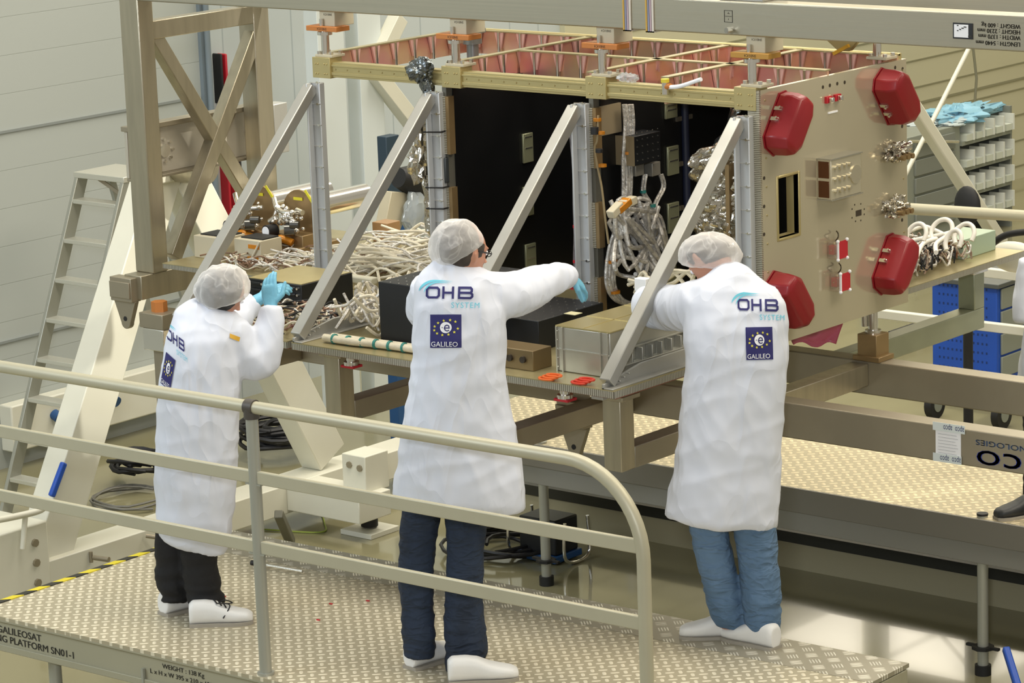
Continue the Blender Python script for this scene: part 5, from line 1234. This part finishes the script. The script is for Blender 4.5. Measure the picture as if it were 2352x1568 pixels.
def star(cx, cy, r): return [[(cx, cy), (cx+r*(1 if k % 2 == 0 else .42)*math.sin(k*math.pi/5), cy-r*(1 if k % 2 == 0 else .42)*math.cos(k*math.pi/5)), (cx+r*(1 if k % 2 else .42)*math.sin((k+1)*math.pi/5), cy-r*(1 if k % 2 else .42)*math.cos((k+1)*math.pi/5))] for k in range(10)]
def disc(cx, cy, r, n=20): return [[(cx+r*math.cos(2*math.pi*k/n), cy+r*math.sin(2*math.pi*k/n)) for k in range(n)]]
def logos(coat, fO, fQ, parts='OSQG'):
    bvh = BVHTree.FromPolygons([v.co+world_loc(coat) for v in coat.data.vertices], [p.vertices[:] for p in coat.data.polygons])
    # fO maps units of the OHB art, fQ maps 0..70 x 0..76 of the badge
    decal(m2d(art_ohb()), fO, bvh, NAVY, coat, 'printed_name', grid=7)
    decal(m2d(art_swoosh()), fO, bvh, CYAN, coat, 'printed_swoosh', grid=7)
    ms = text_mesh('SYSTEM', 18, 1.15)
    decal(ms, lambda x, y: fO(58+x*.98, 48-y), bvh, CYAN, coat, 'printed_name', grid=7)
    decal(m2d([[(0, 0), (70, 0), (70, 76), (0, 76)]]), fQ, bvh, NAVY, coat, 'printed_badge', grid=4)
    st_ = []
    for k in range(12):
        a = 2*math.pi*k/12+.2
        if k == 0: continue
        st_ += star(36+27*math.cos(a), 30-17*math.sin(a)-(math.cos(a)*3), 3.6)
    decal(m2d(st_), fQ, bvh, YEL, coat, 'printed_stars', off=.0052, grid=5)
    decal(m2d(disc(35, 30, 13)), fQ, bvh, WPRINT, coat, 'printed_disc', off=.0052, grid=4)
    e = [(32, 31), (43, 31), (42, 26), (38, 24), (34, 26), (32, 31), (34, 36), (38, 38), (43, 36)]
    decal(m2d(stroke(e, 2.4)+disc(27, 30, 1.2, 8)), fQ, bvh, NAVY, coat, 'printed_letter', off=.0066, grid=4)
    decal(text_mesh('GALILEO', 15.5, 1.0), lambda x, y: fQ(2+x*.98, 73-y), bvh, WPRINT, coat, 'printed_name', off=.0052, grid=5)
def wrinkle(seed, amp):
    def f(p, n):
        q = V((p.x*5+seed, p.y*5, p.z*1.6)); a = noise.noise(q)
        q2 = V((p.x*11+p.z*4, p.y*11+seed, p.z*5)); b = 1-abs(noise.noise(q2))*2.4
        q3 = V((p.x*4-p.z*6+seed, p.y*4, p.z*9)); c = 1-abs(noise.noise(q3))*2.2
        return amp*(a*1.3+max(b, -.3)*.45+max(c, -.3)*.5)
    return f
def head(mb, c, f, u, s=1.0):
    """head lumps: c centre, f face direction, u up"""
    f = V(f).normalized(); sd = f.cross(V(u)).normalized(); u = sd.cross(f)
    mb.ball(c, .078*s, .095*s, .11*s, 24, (sd, f, u))
    mb.ball(c+f*.03*s-u*.055*s, .058*s, .062*s, .06*s, 20, (sd, f, u))
    mb.ball(c+f*.072*s-u*.088*s, .026*s, .02*s, .018*s, 14, (sd, f, u))
    mb.tube([c+f*.088*s+u*.012*s, c+f*.108*s-u*.02*s, c+f*.116*s-u*.034*s], [.009*s, .012*s, .015*s], 10)
    mb.ball(c+f*.088*s+u*.025*s, .05*s, .012*s, .010*s, 14, (sd, f, u))
    mb.ball(c+f*.092*s-u*.062*s, .024*s, .009*s, .006*s, 12, (sd, f, u)); mb.ball(c+f*.09*s-u*.073*s, .02*s, .009*s, .006*s, 12, (sd, f, u))
    for k in (-1, 1): mb.ball(c+sd*.08*s*k-f*.008*s-u*.012*s, .009*s, .019*s, .032*s, 14, (sd, (f-sd*.5*k).normalized(), u))
    return f, sd, u
def hand(wr_, d, nrm, curl=.5, s=1.0, side=1, spread=.12, name='glove', mt=None, parent=None):
    """palm and five fingers; d along the hand, nrm out of the back of the hand"""
    d = V(d).normalized(); nrm = (V(nrm)-d*V(nrm).dot(d)).normalized(); sd = d.cross(nrm)*side; m = MB()
    m.loft([(wr_-d*.05, sd*.034*s, nrm*.028*s), (wr_, sd*.030*s, nrm*.024*s), (wr_+d*.045*s, sd*.042*s, nrm*.017*s), (wr_+d*.085*s, sd*.041*s, nrm*.014*s), (wr_+d*.095*s, sd*.036*s, nrm*.010*s)], 16, 2.4)
    for k, L in enumerate((.072, .082, .077, .060)):
        o = (-.030+.020*k)*s; p = wr_+d*.085*s-sd*o; a = 0; pts = [p]; dd = (d-sd*spread*(k-1.5)*-1*.6).normalized()
        for j, q in enumerate((.45, .32, .23)):
            a += curl*(.7+.12*k)*(.8 if j == 0 else 1); v = dd*math.cos(a)-nrm*math.sin(a); p = p+v*L*s*q; pts.append(p)
        m.tube([wr_+d*.06*s-sd*o*.9]+pts, [.009*s, .0098*s, .0092*s, .0085*s, .0068*s], 10); m.ball(pts[-1], .0068*s, n=10)
    p = wr_+d*.02*s+sd*.028*s; v1 = (d*.6+sd*.7-nrm*.3).normalized(); v2 = (d*.9+sd*.15-nrm*.4*curl*2).normalized(); q1 = p+v1*.04*s; q2 = q1+v2*.032*s; q3 = q2+v2*.026*s
    m.tube([p, q1, q2, q3], [.014*s, .0125*s, .011*s, .008*s], 10); m.ball(q3, .008*s, n=10)
    me = remesh(m, .0028, 2)
    return link(name, me, mt, parent)
def shoe(anc, px0, py0, dr, L_, z, parent, lace=False, s=1.0, mt=None):
    """heel at px0,py0 and toe at px1,py1, both on the ground"""
    a = A(px0, py0, 'z', z); b = a+V(dr).normalized()*L_; d = (b-a).normalized(); L = (b-a).length; sd = V((-d.y, d.x, 0)); m = MB()
    prof = ((0, .034, .085), (.06, .040, .10), (.25, .040, .10), (.42, .043, .092), (.58, .049, .07), (.75, .051, .056), (.9, .044, .046), (.98, .026, .034))
    m.loft([(a+d*L*t+V((0, 0, h/2+.008)), sd*w_, V((0, 0, h/2))) for t, w_, h in prof], 20, 2.6)
    me = remesh(m, .006, 3); sh = link('shoe', me, mt or SHOE, parent)
    ol = []
    for t, w_, h in prof: ol.append(a+d*L*t+sd*(w_+.003))
    for t, w_, h in prof[::-1]: ol.append(a+d*L*t-sd*(w_+.003))
    MB().prism(ol, (0, 0, .014)).build('sole', SOLE, sh)
    if lace:
        m = MB()
        for t in (.40, .47, .54): c = a+d*L*t+V((0, 0, .104-.14*(t-.36))); m.tube([c-sd*.03+d*.01, c+V((0, 0, .006)), c+sd*.03-d*.01], .003, 6)
        c = a+d*L*.45+V((0, 0, .088)); m.tube(smoothpath([c, c+sd*-.03+V((0, 0, .01)), c+d*.05-sd*.03, c+d*.02-sd*.05-V((0, 0, .05))]), .0028, 6); m.tube(smoothpath([c, c+d*.03-sd*.02+V((0, 0, .02)), c+d*.06, c+d*.02]), .0028, 6)
        m.build('shoe_lace', RUBBER, sh)
    return sh
CAPM = mat('hair_net', 'F0EEEC', .8, alpha=.42, bump=.6, bs=30)
def hairnet_mat():
    m = MATS['hair_net']; t = m.node_tree; b = t.nodes['Principled BSDF']
    tc = nd(t, 'ShaderNodeTexCoord'); n = nd(t, 'ShaderNodeTexNoise'); n.inputs['Scale'].default_value = 9; n.inputs['Detail'].default_value = 2; n.inputs['Distortion'].default_value = .6
    t.links.new(tc.outputs['Object'], n.inputs[0])
    a = math_(t, 'ABSOLUTE', math_(t, 'SUBTRACT', n.outputs[0], .5)); r = nd(t, 'ShaderNodeMapRange'); r.inputs[1].default_value = 0; r.inputs[2].default_value = .03; r.inputs[3].default_value = .44; r.inputs[4].default_value = .31
    t.links.new(a, r.inputs[0]); lw = nd(t, 'ShaderNodeLayerWeight'); lw.inputs[0].default_value = .35
    t.links.new(math_(t, 'MINIMUM', math_(t, 'ADD', r.outputs[0], math_(t, 'MULTIPLY', lw.outputs[1], .5)), .95), b.inputs['Alpha'])
hairnet_mat()
def cap(c, axes, r, seed, parent, band=None):
    m = MB().ball(c, r[0], r[1], r[2], 64, axes)
    X, Y, Z = axes; lo = -.42
    for i, v in enumerate(m.v):
        d = v-c; z = d.dot(Z)/r[2]
        nn = noise.noise(d*13+V((seed, 0, 0)))*.09+(.3-abs(noise.noise(d*19+V((0, seed, 0)))))*.10+(.3-abs(noise.noise(d*37+V((0, seed, 3)))))*.035
        k = 1+nn
        if z < lo: k *= max(.25, 1-(lo-z)*1.1); 
        m.v[i] = c+d*k
    m2 = m.mesh('c'); bm = bmesh.new(); bm.from_mesh(m2)
    bmesh.ops.delete(bm, geom=[v for v in bm.verts if (v.co-c).dot(Z)/r[2] < lo-.22], context='VERTS'); bm.to_mesh(m2); bm.free()
    o = link('hair_net', m2, CAPM, parent); lab(o, 'translucent white bouffant hair net'); return o
def person(anc, label, coat, sleeves, legs, headspec, trousers, extra=None, seed=1, wramp=.0095, voxel=.011):
    t_ = thing('person', anc, label, 'person')
    # rings: (left px, y left, right px, y right, depth offset, half depth)
    def rings(L, shrink=1.0):
        R = []
        for (xl, yl, xr, yr, off, dp) in L:
            a, b = PJ(xl, yl, anc, off), PJ(xr, yr, anc, off); h = (b-a)/2
            R.append(((a+b)/2, h*shrink, HB*dp*shrink))
        return R
    cm = MB().loft(rings(coat), 36, 2.3)
    bm_ = MB().loft([(c, a*.80, b*.80) for c, a, b in rings(coat)][:max(4, int(len(coat)*.62))], 24)
    slv = []
    for S_ in sleeves:
        pts = [PJ(x, y, anc, off) for x, y, off, r in S_]; rr = [r for *_, r in S_]
        sp_ = smoothpath(pts, 4); k = len(sp_); rs = []
        for i in range(k):
            u = i/(k-1)*(len(rr)-1); j = min(int(u), len(rr)-2); rs.append(rr[j]+(rr[j+1]-rr[j])*(u-j))
        cm.tube(sp_, rs, 20); bm_.tube(sp_, [r*.62 for r in rs], 14); slv.append((pts, rr))
    hc, hf_, hu, hs, hair, hoff = headspec['c'], headspec['f'], headspec['u'], headspec.get('s', 1), headspec['hair'], headspec['off']
    c = PJ(*hc, anc, hoff); f, sd, u = head(bm_, c, hf_, hu, hs)
    nk = PJ(*headspec['neck'], anc, headspec.get('noff', hoff)); nv = (c-f*.03-nk).normalized(); bm_.tube([nk-nv*.03, nk.lerp(c-f*.03, .6), c-f*.03], [.056, .052, .055], 16)
    for (L, hem) in legs:
        pts = [PJ((a+b)/2, y, anc, off) for a, b, y, off in L]
        bm_.tube(pts, [.058-.022*i/(len(pts)-1) for i in range(len(pts))], 12)
    body = link('body', remesh(bm_, .0085, 3), SKIN, t_); lab(body, 'skin of head and neck')
    em = MB()
    for k in (-1, 1): em.ball(c+f*.084*hs+sd*.032*hs*k+u*.008*hs, .011, n=12)
    em.build('eye', WPRINT, t_)
    em = MB()
    for k in (-1, 1): em.ball(c+f*.093*hs+sd*.032*hs*k+u*.008*hs, .005, n=10)
    em.build('iris', mat('iris_brown', '3A2A1E', .3), t_)
    wr_ = wrinkle(seed, wramp)
    coat_o = link('lab_coat', remesh(cm, voxel, 4, wr_), COATM, t_, angle=80)
    # trousers
    tm = MB()
    for L, hem in legs:
        R = []
        for a, b, y, off in L:
            p, q = PJ(a, y, anc, off), PJ(b, y, anc, off); h = (q-p)/2; R.append(((p+q)/2, h, HB*h.length*1.05))
        tm.loft(R, 20, 2.1)
    def fw_(p, n):
        z = p.z-anc.z; k = 1 if z < .22 else .55
        return .006*k*(1-abs(noise.noise(V((p.x*6+seed, p.y*6, p.z*22))))*2.6)+.004*noise.noise(p*9)
    tr_ = link('trousers', remesh(tm, .0095, 3, fw_), trousers, t_, angle=80)
    hk = headspec.get('hk', 1); hm = MB().ball(c-f*.012*hk**6+u*.012*(2-hk**6), .083*hs*hk, .097*hs*hk, .108*hs*hk, 28, (sd, f, u))
    for i, v in enumerate(hm.v):
        if (v-c).dot(f) > .055: hm.v[i] = v-f*((v-c).dot(f)-.055)
        if (v-c).dot(u) < -.092: hm.v[i] = hm.v[i]-u*((v-c).dot(u)+.092)
    cp = headspec['cap']; X, Y, Z = headspec.get('capaxes', (sd, f, u)); cc = PJ(cp[0], cp[1], anc, cp[2])
    for i, v in enumerate(hm.v):
        d = hm.v[i]-cc; e_ = V((d.dot(X)/cp[3][0], d.dot(Y)/cp[3][1], d.dot(Z)/cp[3][2]))
        if e_.length > .94 and e_.z > -.45: hm.v[i] = cc+d*(.94/e_.length)
    hm.build('hair', hair, t_)
    cap(PJ(cp[0], cp[1], anc, cp[2]), (X, Y, Z), cp[3], seed*1.7, t_)
    return t_, coat_o, (c, f, sd, u), slv
# ---- person 1: grey haired, left
an1 = V((-1.62, -.12, 1.0))
HD = lambda r, b, z=0: (HR*r+HB*b+V((0, 0, z)))
coat1 = [(368, 1225, 520, 1272, 0, .12), (362, 1190, 533, 1215, 0, .15), (360, 1120, 540, 1130, 0, .155), (361, 1030, 545, 1035, 0, .155), (364, 950, 548, 950, 0, .15), (370, 880, 552, 880, .01, .145), (377, 820, 556, 815, .02, .145), (384, 775, 562, 768, .03, .14), (392, 738, 560, 738, .045, .12), (404, 712, 545, 718, .05, .10), (424, 697, 520, 706, .055, .085), (440, 688, 500, 698, .06, .07)]
sl1 = [[(520, 765, .03, .10), (560, 812, .04, .088), (596, 826, .05, .080), (612, 775, .07, .066), (622, 728, .09, .05), (622, 705, .10, .042)],
       [(480, 745, .12, .09), (530, 745, .24, .075), (560, 712, .32, .055), (586, 690, .35, .045)]]
legs1 = [([(357, 440, 1200, .06), (356, 434, 1260, .05), (356, 430, 1320, .04), (362, 436, 1355, .04), (370, 434, 1378, .04)], 0),
         ([(412, 505, 1230, -.03), (417, 498, 1290, -.03), (424, 506, 1340, -.03), (432, 517, 1380, -.03), (440, 512, 1402, -.03)], 0)]
h1 = dict(hk=1.13, capaxes=(HD(.97, 0, .22).normalized(), HD(-.01, .99, .1).normalized(), HD(-.22, -.10, .97).normalized()), c=(514, 670), off=.07, f=HD(.62, .45, -.62), u=HD(.55, .3, .75), neck=(478, 722), noff=.06, hair=HAIRG, cap=(511, 663, .07, (.119, .124, .104)), s=.9)
p1, c1o, hd1, sv1 = person(an1, 'stooping person with dark grey hair, white coat and blue gloves working on the black box', coat1, sl1, legs1, h1, BTROUS, seed=1.3)
q = PJ(622, 702, an1, .10); hand(q, HD(-.05, .35, .95), HD(-.4, -.9, .1), .35, .92, 1, name='glove', mt=GLOVE, parent=p1)
q = PJ(598, 686, an1, .34); hand(q, HD(.75, .2, .35), HD(-.3, -.5, .8), .45, .92, -1, name='glove', mt=GLOVE, parent=p1)
shoe(an1, 374, 1414, HD(.74, .67), .26, 1.0, p1, True); shoe(an1, 436, 1436, HD(1, .06), .27, 1.0, p1, True)
aff = lambda o, ux, uy: (lambda x, y: (o[0]+ux[0]*x+uy[0]*y, o[1]+ux[1]*x+uy[1]*y))
logos(c1o, aff((384, 752), (.37, .29), (.02, .92)), aff((383, 808), (.30, .28), (-.17, .93)))
bv = BVHTree.FromPolygons([v.co+world_loc(c1o) for v in c1o.data.vertices], [p.vertices[:] for p in c1o.data.polygons])
decal(m2d([[(0, 0), (24, 8), (22, 18), (0, 10)]]), lambda x, y: (527+x, 766+y), bv, mat('arm_patch', 'D9A93A', .7), c1o, 'arm_patch', grid=5)
# ---- person 2: middle
an2 = V((-.20, .0, 1.0))
coat2 = [(905, 1138, 1205, 1168, 0, .14), (908, 1125, 1204, 1150, 0, .17), (915, 1070, 1197, 1080, 0, .175), (922, 1000, 1186, 1000, 0, .165), (931, 940, 1173, 940, 0, .16), (940, 880, 1163, 880, 0, .155), (948, 820, 1160, 820, 0, .15), (950, 760, 1160, 755, 0, .145), (952, 700, 1160, 695, .01, .14), (958, 655, 1140, 650, .02, .12), (972, 628, 1120, 628, .03, .095), (992, 612, 1100, 615, .04, .075), (1000, 600, 1092, 606, .04, .068)]
sl2 = [[(1100, 690, .02, .10), (1150, 680, .05, .092), (1200, 672, .12, .083), (1245, 650, .22, .072), (1285, 636, .34, .056), (1308, 632, .42, .040)],
       [(995, 670, .06, .09), (975, 710, .18, .075), (1000, 730, .36, .055)]]
legs2 = [([(926, 1020, 1130, .03), (924, 1012, 1180, .03), (916, 1000, 1260, .02), (914, 995, 1330, .01), (922, 996, 1400, .01), (924, 1002, 1460, 0), (930, 996, 1505, 0)], 0),
         ([(1022, 1122, 1130, -.01), (1024, 1118, 1190, -.01), (1027, 1112, 1270, -.02), (1022, 1108, 1340, -.03), (1020, 1112, 1420, -.03), (1024, 1121, 1480, -.03), (1026, 1108, 1538, -.03)], 0)]
h2 = dict(capaxes=(HD(.85, 0, .45).normalized(), HD(0, 1, 0), HD(-.45, 0, .89).normalized()), c=(1066, 577), off=.05, f=HD(.72, .64, -.28), u=HD(.15, .2, .95), neck=(1062, 622), noff=.04, hair=HAIRB, cap=(1047, 562, .045, (.104, .108, .098)), s=.98)
p2, c2o, hd2, sv2 = person(an2, 'middle person in a long white coat and dark jeans reaching right into the satellite', coat2, sl2, legs2, h2, JEAND, seed=2.9)
q = PJ(1306, 633, an2, .42); hand(q, HD(.55, .5, -.55), HD(.5, -.2, .8), .5, .95, 1, name='glove', mt=GLOVE, parent=p2)
MB().cyl(PJ(1298, 652, an2, .5), PJ(1318, 660, an2, .5), .012).build('red_tool', REDB, p2)
c, f, sd, u = hd2; m = MB()
for k in (-1, 1):
    g = c+f*.100+sd*.030*k+u*.006; m.tube([g+sd*.018*math.cos(a)+u*.012*math.sin(a) for a in [i*math.pi/6 for i in range(12)]], .0018, 6, True); m.tube([g+sd*.018*k, c+sd*.082*k+f*.0+u*.006], .003, 6)
m.build('glasses', RUBBER, p2)
shoe(an2, 940, 1538, HD(.7, .7), .28, 1.0, p2); shoe(an2, 1030, 1568, HD(1, .10), .28, 1.0, p2, False)
logos(c2o, aff((979, 658), (1.0, .01), (-.03, 1.0)), aff((989, 722), (1.01, 0), (0, 1.0)))
# ---- person 3: right
an3 = V((.44, .80, 1.0))
coat3 = [(1522, 1185, 1784, 1208, 0, .14), (1524, 1172, 1785, 1190, 0, .165), (1541, 1100, 1788, 1100, 0, .17), (1556, 1010, 1791, 1010, 0, .165), (1566, 930, 1797, 930, 0, .16), (1572, 860, 1801, 860, 0, .155), (1573, 800, 1805, 800, .0, .15), (1570, 740, 1806, 740, .02, .15), (1572, 690, 1797, 690, .04, .14), (1590, 655, 1770, 655, .06, .12), (1622, 634, 1740, 632, .07, .10), (1640, 618, 1716, 614, .08, .085), (1662, 606, 1702, 606, .08, .06)]
sl3 = [[(1620, 700, .05, .10), (1578, 704, .19, .094), (1525, 707, .35, .088), (1488, 706, .43, .072), (1482, 690, .54, .056)],
       [(1740, 700, .08, .10), (1745, 730, .25, .08), (1700, 730, .42, .06)]]
legs3 = [([(1578, 1676, 1165, .02), (1582, 1672, 1210, .02), (1600, 1688, 1300, .02), (1622, 1702, 1370, .02), (1634, 1710, 1415, .02), (1642, 1710, 1440, .02)], 0),
         ([(1680, 1782, 1165, -.02), (1683, 1782, 1210, -.02), (1698, 1790, 1300, -.03), (1706, 1795, 1380, -.04), (1712, 1794, 1430, -.04), (1717, 1790, 1470, -.04)], 0)]
h3 = dict(c=(1628, 592), off=.20, f=HD(-.42, .45, -.8), u=HD(-.35, .6, .62), neck=(1668, 636), noff=.12, hair=HAIRB, cap=(1630, 583, .20, (.128, .12, .084)), capaxes=(HD(1, 0, -.02).normalized(), HD(0, 1, 0), HD(.02, 0, 1).normalized()), s=.98)
p3, c3o, hd3, sv3 = person(an3, 'right hand person in a white coat and faded blue jeans bowing towards the satellite', coat3, sl3, legs3, h3, JEANL, seed=5.1)
shoe(an3, 1712, 1463, HD(-1, .12), .27, 1.0, p3); shoe(an3, 1784, 1492, HD(-.72, .69), .28, 1.0, p3)
for S_, dr in ((sl3[0], HD(-.1, 1, -.3)), (sl3[1], HD(-.4, 1, -.3))):
    x, y, o_, r = S_[-1]; hand(PJ(x, y, an3, o_), dr, HD(0, .3, 1), .5, .95, name='hand', mt=GLOVE, parent=p3)
x, y, o_, r = sl2[1][-1]; hand(PJ(x, y, an2, o_), HD(.2, 1, -.2), HD(0, .3, 1), .5, .95, name='glove', mt=GLOVE, parent=p2)
logos(c3o, aff((1693, 686), (.86, .02), (.03, .98)), aff((1712, 752), (.87, -.02), (.03, .98)))
# ---- person 4: partly out of frame at right, on the far platform
an4 = V((.12, 4.2, .79))
k4 = .78
def sc4(L, ox, oy): return [(ox+(r[0]-905)*k4, oy+(r[1]-1170)*k4*.93, ox+(r[2]-905)*k4, oy+(r[3]-1170)*k4*.93, r[4], r[5]) for r in L]
coat4 = sc4(coat2, 2338, 905)
legs4 = [([(2350, 2420, 890, 0), (2350, 2415, 1000, 0), (2352, 2410, 1150, 0)], 0), ([(2440, 2520, 890, 0), (2440, 2510, 1000, 0), (2440, 2500, 1150, 0)], 0)]
h4 = dict(c=(2450, 430), off=.0, f=HD(-.6, -.7, -.2), u=HD(0, 0, 1), neck=(2450, 470), noff=.0, hair=HAIRB, cap=(2450, 418, 0, (.105, .11, .1)))
p4, c4o, hd4, sv4 = person(an4, 'white coated person mostly cut off by the right edge, standing on the far platform', coat4, [[(2380, 600, 0, .08), (2362, 680, 0, .07), (2352, 740, -.02, .05)], [(2510, 600, 0, .08), (2540, 680, 0, .07), (2540, 760, -.02, .05)]], legs4, h4, BTROUS, seed=8.8)
shoe(an4, 2400, 1178, HD(-.9, -.3), .27, .79, p4, mt=mat('dark_shoe', '2A2C2E', .5)); shoe(an4, 2480, 1185, HD(-.9, -.3), .27, .79, p4, mt=MATS['dark_shoe'])
